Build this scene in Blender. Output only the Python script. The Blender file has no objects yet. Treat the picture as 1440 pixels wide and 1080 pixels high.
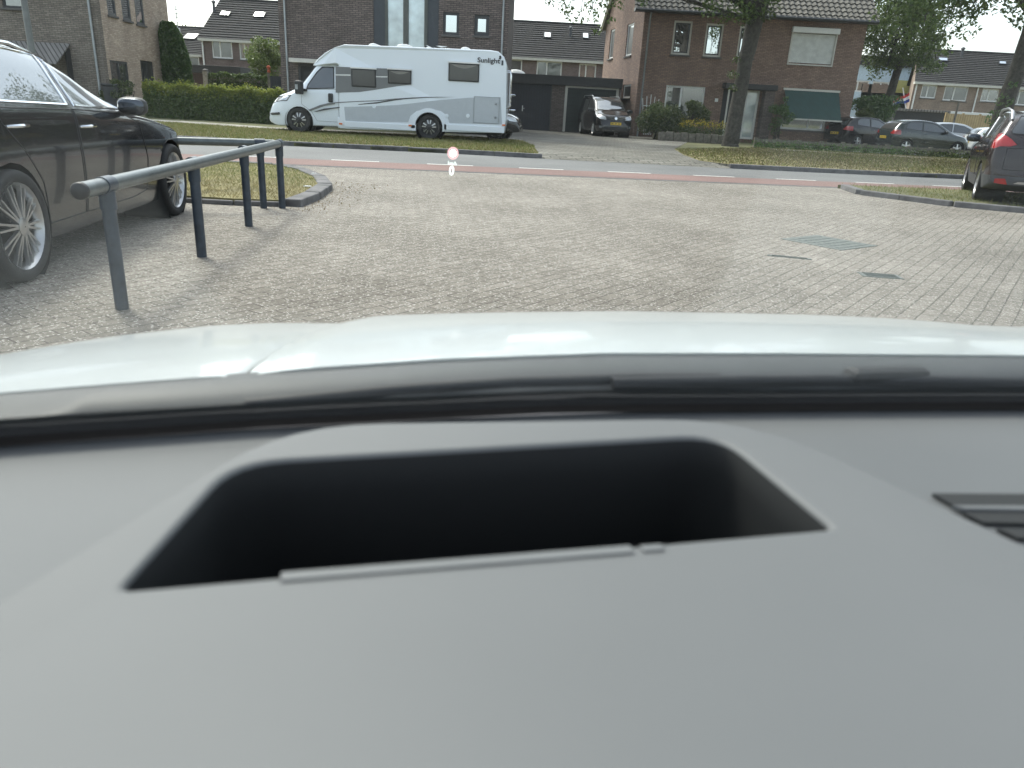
import bpy, bmesh, math, random
import numpy as np
from mathutils import Vector, Matrix
from mathutils.geometry import tessellate_polygon
random.seed(7); rng = np.random.default_rng(11)
R = math.radians
S = bpy.context.scene
COL = S.collection

# ------------------------------------------------------------------ camera, sky, sun, exposure
CAM_H = 1.2; FPX = 1047.0; PITCH = R(20.4); ROLL = R(3.16)
cam_rot = Matrix.Rotation(math.pi/2-PITCH, 4, 'X') @ Matrix.Rotation(ROLL, 4, 'Z')
cd = bpy.data.cameras.new('camera'); cam = bpy.data.objects.new('camera', cd); COL.objects.link(cam)
cam.matrix_world = Matrix.Translation((0, 0, CAM_H)) @ cam_rot
cd.sensor_width = 36; cd.lens = FPX/1440*36; cd.clip_start = 0.02; cd.clip_end = 2000
cd.dof.use_dof = True; cd.dof.focus_distance = 18; cd.dof.aperture_fstop = 6.5
S.camera = cam
SUN_EL = R(54); SUN_AZ = R(-38)          # azimuth from +Y towards +X (negative = to the left of the view)
W = bpy.data.worlds.new('World'); S.world = W; W.use_nodes = True
wn = W.node_tree; bg = wn.nodes['Background']
sky = wn.nodes.new('ShaderNodeTexSky'); sky.sky_type = 'NISHITA'; sky.sun_disc = False
sky.sun_elevation = SUN_EL; sky.sun_rotation = SUN_AZ; sky.dust_density = 3.2; sky.air_density = 1.0; sky.ozone_density = 0.7
hsv = wn.nodes.new('ShaderNodeHueSaturation'); hsv.inputs['Saturation'].default_value = 0.5
wn.links.new(sky.outputs[0], hsv.inputs['Color']); wn.links.new(hsv.outputs[0], bg.inputs[0]); bg.inputs[1].default_value = 0.15
sd = bpy.data.lights.new('sun', 'SUN'); sun = bpy.data.objects.new('sun', sd); COL.objects.link(sun)
sd.energy = 0.95; sd.angle = R(12); sd.color = (1.0, 0.95, 0.87)
sdir = Vector((math.sin(SUN_AZ)*math.cos(SUN_EL), math.cos(SUN_AZ)*math.cos(SUN_EL), math.sin(SUN_EL)))
sun.rotation_euler = (-sdir).to_track_quat('-Z', 'Y').to_euler(); sun.location = sdir*60
S.view_settings.view_transform = 'Standard'; S.view_settings.look = 'None'; S.view_settings.gamma = 1
S.view_settings.exposure = 1.45

def ray(px, py):
    return (cam_rot.to_3x3() @ Vector(((px-720)/FPX, -(py-540)/FPX, -1)))
def gnd(px, py, z=0):                    # point of the photo's ground at height z
    d = ray(px, py); t = (z-CAM_H)/d.z; return Vector((d.x*t, d.y*t, z))
def atY(px, py, Y):
    d = ray(px, py); t = Y/d.y; return Vector((d.x*t, Y, CAM_H+d.z*t))

# ------------------------------------------------------------------ materials
MATS = {}
class NT:
    def __init__(s, name):
        s.m = bpy.data.materials.new(name); s.m.use_nodes = True; s.t = s.m.node_tree
        s.b = s.t.nodes['Principled BSDF']; s.out = s.t.nodes['Material Output']; MATS[name] = s.m
    def n(s, typ, **kw):
        x = s.t.nodes.new(typ)
        for k, v in kw.items():
            if k in x.inputs.keys() if isinstance(k, str) else False: x.inputs[k].default_value = v
            else: setattr(x, k, v)
        return x
    def l(s, a, b): s.t.links.new(a, b)
    def noise(s, vec, scale, detail=4, rough=.55):
        x = s.t.nodes.new('ShaderNodeTexNoise'); x.inputs['Scale'].default_value = scale
        x.inputs['Detail'].default_value = detail; x.inputs['Roughness'].default_value = rough
        if vec is not None: s.l(vec, x.inputs['Vector'])
        return x.outputs['Fac']
    def ramp(s, fac, stops):
        x = s.t.nodes.new('ShaderNodeValToRGB'); e = x.color_ramp.elements
        while len(e) < len(stops): e.new(.5)
        for i, (p, c) in enumerate(stops):
            e[i].position = p; e[i].color = (*c, 1) if len(c) == 3 else c
        s.l(fac, x.inputs[0]); return x.outputs[0]
    def mix(s, fac, a, b, mode='MIX'):
        x = s.t.nodes.new('ShaderNodeMix'); x.data_type = 'RGBA'; x.blend_type = mode
        for v, i in ((fac, 0), (a, 6), (b, 7)):
            if hasattr(v, 'is_linked'): s.l(v, x.inputs[i])
            elif i == 0: x.inputs[0].default_value = v
            else: x.inputs[i].default_value = (*v, 1)
        return x.outputs[2]
    def math(s, op, a, b=None):
        x = s.t.nodes.new('ShaderNodeMath'); x.operation = op
        for v, i in ((a, 0), (b, 1)):
            if v is None: continue
            if hasattr(v, 'is_linked'): s.l(v, x.inputs[i])
            else: x.inputs[i].default_value = v
        return x.outputs[0]
    def pos(s): return s.t.nodes.new('ShaderNodeNewGeometry').outputs['Position']
    def bump(s, h, strength=.3, dist=.01):
        x = s.t.nodes.new('ShaderNodeBump'); x.inputs['Strength'].default_value = strength; x.inputs['Distance'].default_value = dist
        s.l(h, x.inputs['Height']); s.l(x.outputs[0], s.b.inputs['Normal'])
    def set(s, col=None, rough=None, metal=None, spec=None, coat=None, ior=None):
        i = s.b.inputs
        if col is not None:
            if hasattr(col, 'is_linked'): s.l(col, i['Base Color'])
            else: i['Base Color'].default_value = (*col, 1)
        if rough is not None:
            if hasattr(rough, 'is_linked'): s.l(rough, i['Roughness'])
            else: i['Roughness'].default_value = rough
        if metal is not None: i['Metallic'].default_value = metal
        if spec is not None: i['Specular IOR Level'].default_value = spec
        if coat is not None: i['Coat Weight'].default_value = coat; i['Coat Roughness'].default_value = .03
        if ior is not None: i['IOR'].default_value = ior
        return s.m

def plain(name, col, rough=.5, metal=0, coat=None, spec=None, ior=None, var=.12, vs=6.0, bmp=0):
    t = NT(name); p = t.pos(); f = t.noise(p, vs)
    dark = tuple(c*(1-var) for c in col); lite = tuple(min(1, c*(1+var)) for c in col)
    t.set(t.ramp(f, [(.3, dark), (.7, lite)]), rough, metal, spec, coat, ior)
    if bmp: t.bump(t.noise(p, 220, 2), bmp, .002)
    return t.m
def dusty_plain(name, col, rough, dirt, dz=.5, coat=None, metal=0, spec=None):   # road dirt that gathers low on a body
    t = NT(name); g = t.t.nodes.new('ShaderNodeTexCoord').outputs['Object']
    sp = t.t.nodes.new('ShaderNodeSeparateXYZ'); t.l(g, sp.inputs[0])
    low = t.ramp(sp.outputs[2], [(.2, (1, 1, 1)), (.2+dz, (0, 0, 0))])
    k = t.math('MULTIPLY', t.math('MULTIPLY', low, t.noise(g, 5, 6)), .28)
    t.set(t.mix(k, col, dirt), t.math('ADD', t.math('MULTIPLY', k, .6), rough), metal, spec, coat); return t.m

def vec_xz(t):                                   # wall mapping: horizontal run and height
    g = t.t.nodes.new('ShaderNodeTexCoord').outputs['Object']
    sp = t.t.nodes.new('ShaderNodeSeparateXYZ'); t.l(g, sp.inputs[0])
    a = t.math('ADD', sp.outputs[0], sp.outputs[1]); cb = t.t.nodes.new('ShaderNodeCombineXYZ')
    t.l(a, cb.inputs[0]); t.l(sp.outputs[2], cb.inputs[1]); return cb.outputs[0], g
def brick(name, c1, c2, mortar, bw=.22, bh=.066, mort=.011, stain=.25):
    t = NT(name); v, g = vec_xz(t)
    x = t.t.nodes.new('ShaderNodeTexBrick'); t.l(v, x.inputs['Vector']); x.inputs['Scale'].default_value = 1
    x.inputs['Brick Width'].default_value = bw; x.inputs['Row Height'].default_value = bh
    x.inputs['Mortar Size'].default_value = mort; x.inputs['Mortar Smooth'].default_value = .3
    x.inputs['Color1'].default_value = (*c1, 1); x.inputs['Color2'].default_value = (*c2, 1); x.inputs['Mortar'].default_value = (*mortar, 1)
    f = t.noise(v, 1.1, 6, .65); k = t.ramp(f, [(.3, (1-stain,)*3), (.7, (1+stain*.4,)*3)])
    c = t.mix(1, x.outputs['Color'], k, 'MULTIPLY')
    f2 = t.noise(v, 9, 3); c = t.mix(1, c, t.ramp(f2, [(.25, (.8, .8, .8)), (.75, (1.15, 1.12, 1.1))]), 'MULTIPLY')
    t.set(c, .9); t.bump(t.math('SUBTRACT', 1.0, x.outputs['Fac']), .5, .006); return t.m
def paving(name, c1, c2, mortar, bw, bh, ang, speck=.5, stain=.38, mort=.006):
    t = NT(name); p = t.pos(); mp = t.t.nodes.new('ShaderNodeMapping'); mp.inputs['Rotation'].default_value = (0, 0, ang); t.l(p, mp.inputs[0])
    wv = t.t.nodes.new('ShaderNodeTexNoise'); wv.inputs['Scale'].default_value = .7; t.l(p, wv.inputs['Vector'])
    wadd = t.t.nodes.new('ShaderNodeVectorMath'); wadd.operation = 'MULTIPLY_ADD'; wadd.inputs[1].default_value = (.05, .05, 0)
    t.l(wv.outputs['Color'], wadd.inputs[0]); t.l(mp.outputs[0], wadd.inputs[2])
    x = t.t.nodes.new('ShaderNodeTexBrick'); t.l(wadd.outputs[0], x.inputs['Vector']); x.inputs['Scale'].default_value = 1
    x.inputs['Brick Width'].default_value = bw; x.inputs['Row Height'].default_value = bh; x.inputs['Mortar Size'].default_value = mort
    x.inputs['Mortar Smooth'].default_value = .4
    x.inputs['Color1'].default_value = (*c1, 1); x.inputs['Color2'].default_value = (*c2, 1); x.inputs['Mortar'].default_value = (*mortar, 1)
    c = x.outputs['Color']
    c = t.mix(1, c, t.ramp(t.noise(p, .45, 5, .6), [(.3, (1-stain, 1-stain*1.05, 1-stain*1.15)), (.72, (1.15, 1.15, 1.13))]), 'MULTIPLY')
    c = t.mix(1, c, t.ramp(t.noise(p, 14, 5, .7), [(.3, (.72, .71, .68)), (.7, (1.2, 1.2, 1.2))]), 'MULTIPLY')
    vo = t.t.nodes.new('ShaderNodeTexVoronoi'); vo.inputs['Scale'].default_value = 42; t.l(p, vo.inputs['Vector'])
    grain = t.noise(p, 80, 3, .75)
    pick = t.math('MULTIPLY', t.math('LESS_THAN', vo.outputs['Distance'], .34), t.math('GREATER_THAN', grain, .50))
    c = t.mix(t.math('MULTIPLY', pick, speck), c, (.78, .76, .70))
    dk = t.math('MULTIPLY', t.math('LESS_THAN', grain, .40), .55); c = t.mix(dk, c, (.06, .055, .045))
    t.set(c, .9); h = t.math('ADD', t.math('MULTIPLY', t.math('SUBTRACT', 1.0, x.outputs['Fac']), .7), t.math('MULTIPLY', grain, .5)); t.bump(h, .6, .008); return t.m
def asphalt(name, col, sp=.25):
    t = NT(name); p = t.pos(); c = t.ramp(t.noise(p, 60, 4, .7), [(.3, tuple(a*.6 for a in col)), (.7, tuple(a*1.4 for a in col))])
    c = t.mix(1, c, t.ramp(t.noise(p, .35, 5, .6), [(.3, (.8, .8, .8)), (.7, (1.15, 1.15, 1.15))]), 'MULTIPLY')
    t.set(c, .85); t.bump(t.noise(p, 120, 2), .4, .005); return t.m
def leafmat(name, cols, rough=.45, trans=.35):
    t = NT(name); g = t.t.nodes.new('ShaderNodeNewGeometry'); r = g.outputs['Random Per Island']
    st = [(i/max(1, len(cols)-1), c) for i, c in enumerate(cols)]; c = t.ramp(r, st)
    t.set(c, rough, spec=.35); tr = t.t.nodes.new('ShaderNodeBsdfTranslucent'); t.l(c, tr.inputs[0])
    mx = t.t.nodes.new('ShaderNodeMixShader'); mx.inputs[0].default_value = trans
    t.l(t.b.outputs[0], mx.inputs[1]); t.l(tr.outputs[0], mx.inputs[2]); t.l(mx.outputs[0], t.out.inputs[0]); return t.m
def pane_mat(name, base, refl, rough=.02, blind=None):   # double glazing: dark room behind, mirror of the sky on top
    t = NT(name); v, g = vec_xz(t)
    c = t.ramp(t.noise(v, .9, 3), [(.35, tuple(a*.5 for a in base)), (.65, tuple(min(1, a*1.5) for a in base))])
    t.set(c, .3); gl = t.t.nodes.new('ShaderNodeBsdfGlossy'); gl.inputs['Roughness'].default_value = rough; gl.inputs['Color'].default_value = (.93, .97, 1, 1)
    bp = t.t.nodes.new('ShaderNodeBump'); bp.inputs['Strength'].default_value = .02; t.l(t.noise(v, .8, 1), bp.inputs['Height']); t.l(bp.outputs[0], gl.inputs['Normal'])
    mx = t.t.nodes.new('ShaderNodeMixShader'); mx.inputs[0].default_value = refl
    t.l(t.b.outputs[0], mx.inputs[1]); t.l(gl.outputs[0], mx.inputs[2]); t.l(mx.outputs[0], t.out.inputs[0]); return t.m
def stripes(name, c1, c2, per, axis=0, rough=.6, duty=.12):     # boards or slats with dark joints
    t = NT(name); v, g = vec_xz(t); sp = t.t.nodes.new('ShaderNodeSeparateXYZ'); t.l(v, sp.inputs[0])
    f = t.math('FRACT', t.math('DIVIDE', sp.outputs[axis], per)); j = t.math('LESS_THAN', f, duty)
    n = t.ramp(t.noise(v, 3, 4), [(.3, tuple(a*.82 for a in c1)), (.7, tuple(min(1, a*1.15) for a in c1))])
    t.set(t.mix(j, n, c2), rough); t.bump(t.math('SUBTRACT', 1.0, j), .4, .01); return t.m

M = dict(
 brick_brown=brick('brick_brown', (.235, .152, .118), (.335, .22, .17), (.105, .088, .076)),
 brick_dark=brick('brick_dark', (.135, .112, .102), (.215, .172, .155), (.06, .053, .05)),
 brick_grey=brick('brick_grey', (.19, .165, .138), (.285, .25, .212), (.115, .104, .093)),
 brick_beige=brick('brick_beige', (.43, .34, .265), (.62, .51, .40), (.38, .32, .27)),
 brick_purple=brick('brick_purple', (.13, .095, .09), (.19, .14, .13), (.17, .14, .13)),
 brick_tan=brick('brick_tan', (.26, .19, .15), (.33, .25, .2), (.27, .22, .18)),
 paving=paving('paving', (.215, .194, .170), (.275, .250, .222), (.105, .094, .078), .21, .105, R(-54)),
 driveway=paving('driveway', (.165, .16, .142), (.25, .24, .215), (.06, .056, .048), .42, .21, R(-12), .2, .5, .022),
 sidewalk=paving('sidewalk', (.36, .34, .31), (.43, .41, .37), (.2, .19, .17), .3, .3, R(9), .15),
 asphalt=asphalt('asphalt', (.155, .156, .153)), red_lane=asphalt('red_lane', (.20, .125, .11)),
 soil=plain('soil', (.12, .12, .055), 1, var=.35, vs=.8), soil_dry=plain('soil_dry', (.20, .175, .085), 1, var=.35, vs=2),
 kerb=plain('kerb_stone', (.135, .13, .13), .9, var=.35, vs=5, bmp=.3),
 marking=plain('road_paint', (.66, .66, .63), .7, var=.15, vs=20),
 tile_dark=plain('roof_tile_dark', (.034, .0325, .032), .95, var=.3, vs=4), tile_brown=plain('roof_tile_brown', (.12, .112, .098), .8, var=.3, vs=5),
 white=plain('white_paint', (.72, .72, .70), .45, var=.05), cream=plain('cream_paint', (.55, .53, .48), .5, var=.06),
 dframe=plain('dark_frame', (.035, .037, .04), .45), slate=plain('slate_panel', (.045, .052, .062), .55, var=.08),
 palepanel=pane_mat('pale_panel', (.42, .52, .55), .25, .1), sill=plain('sill_stone', (.10, .095, .09), .8),
 pane_sky=pane_mat('pane_sky', (.03, .035, .035), .74), pane=pane_mat('pane', (.035, .04, .04), .30), pane_dim=pane_mat('pane_dim', (.05, .055, .055), .16),
 pane_blind=pane_mat('pane_blind', (.36, .42, .44), .25),
 zinc=plain('zinc', (.32, .34, .35), .4, .6), navy=stripes('navy_boards', (.018, .022, .034), (.008, .009, .012), .14, 0),
 greendoor=stripes('green_door', (.012, .022, .022), (.006, .01, .01), .2, 1), fascia=plain('fascia', (.03, .03, .032), .6),
 awning=stripes('awning', (.024, .062, .056), (.022, .055, .05), .3, 0, .8), shutter=stripes('shutter', (.60, .61, .585), (.42, .43, .41), .055, 1, .5, .18),
 wood=stripes('fence_wood', (.46, .34, .17), (.16, .11, .05), .14, 0, .8), shedwood=plain('shed_dark', (.035, .037, .04), .8),
 corr=stripes('corrugated', (.20, .19, .18), (.06, .055, .05), .19, 0, .6, .3),
 bark=plain('bark', (.052, .047, .039), .95, var=.5, vs=9), timber=plain('old_timber', (.16, .145, .12), .9, var=.35, vs=9),
 leaf_oak=leafmat('leaf_oak', [(.058, .092, .026), (.095, .145, .04), (.15, .20, .055)]),
 leaf_light=leafmat('leaf_light', [(.09, .13, .035), (.13, .18, .05), (.18, .22, .07)]),
 leaf_hedge=leafmat('leaf_hedge', [(.045, .08, .022), (.08, .13, .034), (.125, .17, .04)], trans=.25),
 leaf_tip=leafmat('leaf_tip', [(.15, .20, .035), (.26, .30, .05), (.34, .35, .07)]),
 leaf_ivy=leafmat('leaf_ivy', [(.045, .095, .028), (.08, .15, .042), (.125, .20, .055)], trans=.35),
 leaf_bush=leafmat('leaf_bush', [(.035, .06, .018), (.07, .10, .03), (.13, .155, .05)]),
 flower=leafmat('flower_yellow', [(.35, .27, .02), (.45, .36, .03), (.3, .28, .05)]),
 grass=leafmat('grass_blade', [(.10, .135, .034), (.165, .19, .052), (.27, .245, .10)], .7, .25),
 grass_brown=leafmat('grass_brown', [(.075, .068, .03), (.13, .112, .055), (.17, .145, .075)], .8, .2), grass_dry=leafmat('grass_dry', [(.12, .115, .04), (.26, .215, .10), (.35, .29, .15)], .8, .25),
 tyre=plain('tyre', (.022, .022, .022), .8, var=.25), rubber=plain('rubber', (.012, .012, .013), .6), plastic=plain('black_plastic', (.02, .021, .022), .55),
 grey_plastic=plain('grey_plastic', (.07, .073, .078), .6), alloy=plain('alloy', (.5, .5, .5), .28, .9, var=.05), alloy_dark=plain('alloy_dark', (.06, .06, .065), .4, .6),
 chrome=plain('chrome', (.75, .76, .77), .12, 1, var=.03), carglass=pane_mat('car_glass', (.012, .014, .015), .26, .01), carglass_dim=pane_mat('car_glass_dim', (.014, .017, .018), .10, .01), van_pane=pane_mat('van_pane', (.022, .022, .023), .07, .05),
 mirror_dark=plain('mirror_dark', (.075, .085, .10), .15, 1), lamp_red=plain('lamp_red', (.34, .014, .014), .12, coat=1), lamp_clear=plain('lamp_clear', (.5, .52, .54), .12, .4, coat=1), lamp_amber=plain('lamp_amber', (.7, .18, .04), .3),
 plate_yellow=plain('plate_yellow', (.75, .5, .04), .4, var=.05), ink=plain('ink', (.02, .02, .022), .5),
 paint_black=dusty_plain('paint_black', (.006, .006, .008), .14, (.10, .092, .08), .45, coat=.6, spec=.3), paint_brown=dusty_plain('paint_brown', (.026, .0175, .0165), .2, (.12, .1, .09), .5, coat=.6, metal=.1),
 paint_green=dusty_plain('paint_green', (.022, .032, .033), .25, (.1, .09, .08), .4, coat=1, metal=.3), paint_silver=dusty_plain('paint_silver', (.5, .52, .53), .3, (.2, .19, .17), .4, coat=1, metal=.4),
 paint_white=dusty_plain('paint_white', (.78, .80, .80), .25, (.4, .38, .34), .4, coat=1), van_white=dusty_plain('van_white', (.74, .79, .84), .3, (.5, .48, .43), .35, coat=.5),
 van_grey=plain('van_grey_film', (.44, .47, .50), .45, var=.04), van_dark=plain('van_dark_film', (.16, .165, .17), .4, var=.05),
 rail_steel=plain('rail_coated', (.115, .13, .13), .32, .35, var=.2, vs=14), steel_blue=plain('steel_coated', (.042, .055, .072), .38, .1, var=.3, vs=14), cap=plain('cap_black', (.02, .02, .021), .5),
 flag_red=plain('flag_red', (.5, .03, .03), .8), flag_white=plain('flag_white', (.75, .75, .75), .8), flag_blue=plain('flag_blue', (.02, .05, .28), .8),
 blue_panel=plain('blue_panel', (.52, .64, .73), .6), yellow_panel=plain('yellow_panel', (.48, .45, .16), .7), terracotta=plain('terracotta', (.42, .09, .04), .8),
)

# ------------------------------------------------------------------ mesh helpers
ROOTLOC = {}
def tag(o, label=None, cat=None, group=None, kind=None):
    if label: o['label'] = label
    if cat: o['category'] = cat
    if group: o['group'] = group
    if kind: o['kind'] = kind
    return o
def thing(name, label, cat, loc=(0, 0, 0), rz=0, group=None):
    o = bpy.data.objects.new(name, None); COL.objects.link(o); o.location = loc; o.rotation_euler = (0, 0, rz)
    o.empty_display_size = .3; return tag(o, label, cat, group)
def finish(me, name, mat, parent=None, smooth=False, bevel=0, solid=0):
    me.materials.clear()
    for m in (mat if isinstance(mat, (list, tuple)) else [mat]): me.materials.append((M.get(m) or MATS[m]) if isinstance(m, str) else m)
    o = bpy.data.objects.new(name, me); COL.objects.link(o)
    if parent is not None: o.parent = parent
    if smooth: me.polygons.foreach_set('use_smooth', [True]*len(me.polygons))
    if smooth: me.set_sharp_from_angle(angle=R(48))
    if bevel:
        b = o.modifiers.new('bevel', 'BEVEL'); b.width = bevel; b.segments = 2; b.limit_method = 'ANGLE'; b.angle_limit = R(40)
    if solid:
        b = o.modifiers.new('solid', 'SOLIDIFY'); b.thickness = solid; b.offset = -1
    return o
class MB:
    """collects shapes (world coordinates) and links them as ONE mesh object"""
    def __init__(s, org=(0, 0, 0)): s.v = []; s.f = []; s.mi = []; s.org = Vector(org); s.cur = 0
    def add(s, vs, fs):
        k = len(s.v); s.v += [Vector(v) for v in vs]; s.f += [tuple(i+k for i in f) for f in fs]; s.mi += [s.cur]*len(fs)
    def frame_box(s, o, ax, ay, az):          # corner o and three edge vectors
        o, ax, ay, az = Vector(o), Vector(ax), Vector(ay), Vector(az)
        if ax.cross(ay).dot(az) < 0: ax, ay = ay, ax
        s.add([o, o+ax, o+ax+ay, o+ay, o+az, o+ax+az, o+ax+ay+az, o+ay+az],
              [(0, 3, 2, 1), (4, 5, 6, 7), (0, 1, 5, 4), (1, 2, 6, 5), (2, 3, 7, 6), (3, 0, 4, 7)])
    def box(s, a, b):
        a, b = Vector(a), Vector(b); s.frame_box(a, (b.x-a.x, 0, 0), (0, b.y-a.y, 0), (0, 0, b.z-a.z))
    def tube(s, pts, r, n=8, caps=True, closed=False):
        pts = [Vector(p) for p in pts]; rs = r if isinstance(r, (list, tuple)) else [r]*len(pts); k = len(s.v); m = len(pts)
        up = Vector((0, 0, 1))
        for i, p in enumerate(pts):
            d = (pts[(i+1) % m]-pts[i-1]) if closed else (pts[min(i+1, m-1)]-pts[max(i-1, 0)])
            d.normalize()
            a = (prev-d*prev.dot(d)) if i and (prev-d*prev.dot(d)).length > .01 else (d.cross(up) if abs(d.z) < .8 else d.cross(Vector((1, 0, 0))))
            a.normalize(); prev = a; b = d.cross(a)
            for j in range(n):
                t = 2*math.pi*j/n; s.v.append(p+(a*math.cos(t)+b*math.sin(t))*rs[i])
        for i in range(m if closed else m-1):
            for j in range(n):
                q = ((i+1) % m)*n; s.f.append((k+i*n+j, k+i*n+(j+1) % n, k+q+(j+1) % n, k+q+j)); s.mi.append(s.cur)
        if caps and not closed:
            s.f.append(tuple(k+j for j in range(n))[::-1]); s.f.append(tuple(k+(m-1)*n+j for j in range(n))); s.mi += [s.cur]*2
    def lathe(s, prof, c, axis, n=24, caps=True):       # prof: (radius, along axis)
        c = Vector(c); ax = Vector(axis).normalized(); a = ax.orthogonal().normalized(); b = ax.cross(a); k = len(s.v)
        for r, h in prof:
            for j in range(n):
                t = 2*math.pi*j/n; s.v.append(c+ax*h+(a*math.cos(t)+b*math.sin(t))*r)
        for i in range(len(prof)-1):
            for j in range(n):
                s.f.append((k+i*n+j, k+i*n+(j+1) % n, k+(i+1)*n+(j+1) % n, k+(i+1)*n+j)); s.mi.append(s.cur)
        if caps:
            s.f.append(tuple(k+j for j in range(n))[::-1]); s.f.append(tuple(k+(len(prof)-1)*n+j for j in range(n))); s.mi += [s.cur]*2
    def prism(s, pts, ext):                             # polygon swept by a vector
        pts = [Vector(p) for p in pts]; ext = Vector(ext); n = len(pts)
        nn = sum(((pts[i]-pts[0]).cross(pts[(i+1) % n]-pts[0]) for i in range(n)), Vector())
        if nn.dot(ext) > 0: pts = pts[::-1]
        s.add(pts+[p+ext for p in pts], [tuple(range(n)), tuple(range(2*n-1, n-1, -1))]+[(i, n+i, n+(i+1) % n, (i+1) % n) for i in range(n)])
    def blob(s, c, r, seg=12, rings=8, e=1.0):
        rx, ry, rz = r if isinstance(r, (tuple, list)) else (r, r, r); c = Vector(c); k = len(s.v)
        for i in range(rings+1):
            ph = math.pi*i/rings
            for j in range(seg):
                t = 2*math.pi*j/seg; q = (math.sin(ph)*math.cos(t), math.sin(ph)*math.sin(t), math.cos(ph)); q = [math.copysign(abs(w)**e, w) for w in q]; s.v.append(c+Vector((rx*q[0], ry*q[1], rz*q[2])))
        for i in range(rings):
            for j in range(seg):
                s.f.append((k+i*seg+j, k+(i+1)*seg+j, k+(i+1)*seg+(j+1) % seg, k+i*seg+(j+1) % seg)); s.mi.append(s.cur)
    def build(s, name, mat, parent=None, smooth=False, bevel=0, solid=0):
        me = bpy.data.meshes.new(name); me.from_pydata([v-s.org for v in s.v], [], s.f)
        o = finish(me, name, mat, parent, smooth, bevel, solid)
        if isinstance(mat, (list, tuple)): me.polygons.foreach_set('material_index', s.mi)
        me.validate(); return o
def text_mesh(name, body, size, mtx, mat, parent=None, extrude=.002, bold=0):
    cu = bpy.data.curves.new(name, 'FONT'); cu.body = body; cu.size = size; cu.extrude = extrude; cu.offset = bold
    cu.align_x = 'CENTER'; cu.align_y = 'CENTER'; cu.resolution_u = 4
    t = bpy.data.objects.new(name, cu); COL.objects.link(t); bpy.context.view_layer.update()
    me = bpy.data.meshes.new_from_object(t.evaluated_get(bpy.context.evaluated_depsgraph_get()))
    COL.objects.unlink(t); bpy.data.objects.remove(t); me.transform(mtx)
    return finish(me, name, mat, parent)
def leaf_cloud(name, C, size, mat, parent=None, org=(0, 0, 0), up=.3, asp=.55, mi=None):
    """one mesh of small folded leaves at the points C (numpy Nx3)"""
    C = np.asarray(C, float)-np.array(org); N = len(C)
    a = rng.normal(size=(N, 3)); a /= np.linalg.norm(a, axis=1)[:, None]
    b = rng.normal(size=(N, 3)); b[:, 2] *= (1-up); b -= a*np.sum(a*b, 1)[:, None]; b /= np.linalg.norm(b, axis=1)[:, None]
    nn = np.cross(a, b)
    L = (size*rng.uniform(.6, 1.35, N))[:, None]
    V = np.empty((N, 4, 3)); V[:, 0] = C-a*L*.5; V[:, 1] = C+b*L*asp*.5+nn*L*.12; V[:, 2] = C+a*L*.5; V[:, 3] = C-b*L*asp*.5+nn*L*.12
    me = bpy.data.meshes.new(name); me.vertices.add(N*4); me.vertices.foreach_set('co', V.ravel())
    me.loops.add(N*4); me.loops.foreach_set('vertex_index', np.arange(N*4)); me.polygons.add(N)
    me.polygons.foreach_set('loop_start', np.arange(N)*4); me.update(calc_edges=True)
    o = finish(me, name, mat, parent)
    if mi is not None: me.polygons.foreach_set('material_index', np.asarray(mi, np.int32))
    return o
def blades(name, P, h, w, mat, lean=.5, mi=None):
    P = np.asarray(P, float); N = len(P); t = rng.uniform(0, 2*np.pi, N); d = np.stack([np.cos(t), np.sin(t), 0*t], 1)
    t2 = rng.uniform(0, 2*np.pi, N); l = np.stack([np.cos(t2), np.sin(t2), 0*t2], 1)
    H = (h*rng.uniform(.4, 1.4, N))[:, None]; V = np.empty((N, 3, 3))
    V[:, 0] = P-d*w/2; V[:, 1] = P+d*w/2; V[:, 2] = P+l*H*lean+np.array([0, 0, 1])*H
    me = bpy.data.meshes.new(name); me.vertices.add(N*3); me.vertices.foreach_set('co', V.ravel())
    me.loops.add(N*3); me.loops.foreach_set('vertex_index', np.arange(N*3)); me.polygons.add(N)
    me.polygons.foreach_set('loop_start', np.arange(N)*3); me.update(calc_edges=True)
    o = finish(me, name, mat)
    if mi is not None: me.polygons.foreach_set('material_index', np.asarray(mi, np.int32))
    return tag(o, kind='stuff')
def in_poly(P, poly):
    x, y = P[:, 0], P[:, 1]; r = np.zeros(len(P), bool); n = len(poly)
    for i in range(n):
        x1, y1 = poly[i][:2]; x2, y2 = poly[(i+1) % n][:2]
        c = ((y1 > y) != (y2 > y)) & (x < (x2-x1)*(y-y1)/((y2-y1) or 1e-9)+x1); r ^= c
    return r
def scatter(poly, N, z):
    p = np.array([q[:2] for q in poly]); lo, hi = p.min(0), p.max(0)
    P = rng.uniform(lo, hi, (N*3, 2)); P = P[in_poly(P, poly)][:N]
    return np.column_stack([P, np.full(len(P), z)])
def struct(o): return tag(o, kind='structure')
def sheet(name, poly, z, mat, thick=None):
    m = MB()
    if thick:
        T = [(p[0], p[1], p[2] if len(p) > 2 else z) for p in poly]; n = len(T); m.add(T+[(p[0], p[1], z-thick) for p in poly], [tuple(t) for t in tessellate_polygon([[Vector((p[0], p[1], 0)) for p in poly]])]+[(i, (i+1) % n, n+(i+1) % n, n+i) for i in range(n)])
    else: m.add([(p[0], p[1], p[2] if len(p) > 2 else z) for p in poly], [tuple(t) for t in tessellate_polygon([[Vector((p[0], p[1], 0)) for p in poly]])])
    o = m.build(name, mat)
    bm = bmesh.new(); bm.from_mesh(o.data); bmesh.ops.recalc_face_normals(bm, faces=bm.faces)
    if not thick and bm.faces and sum(f.normal.z for f in bm.faces) < 0: bmesh.ops.reverse_faces(bm, faces=bm.faces)
    bm.to_mesh(o.data); bm.free(); return struct(o)
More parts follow.
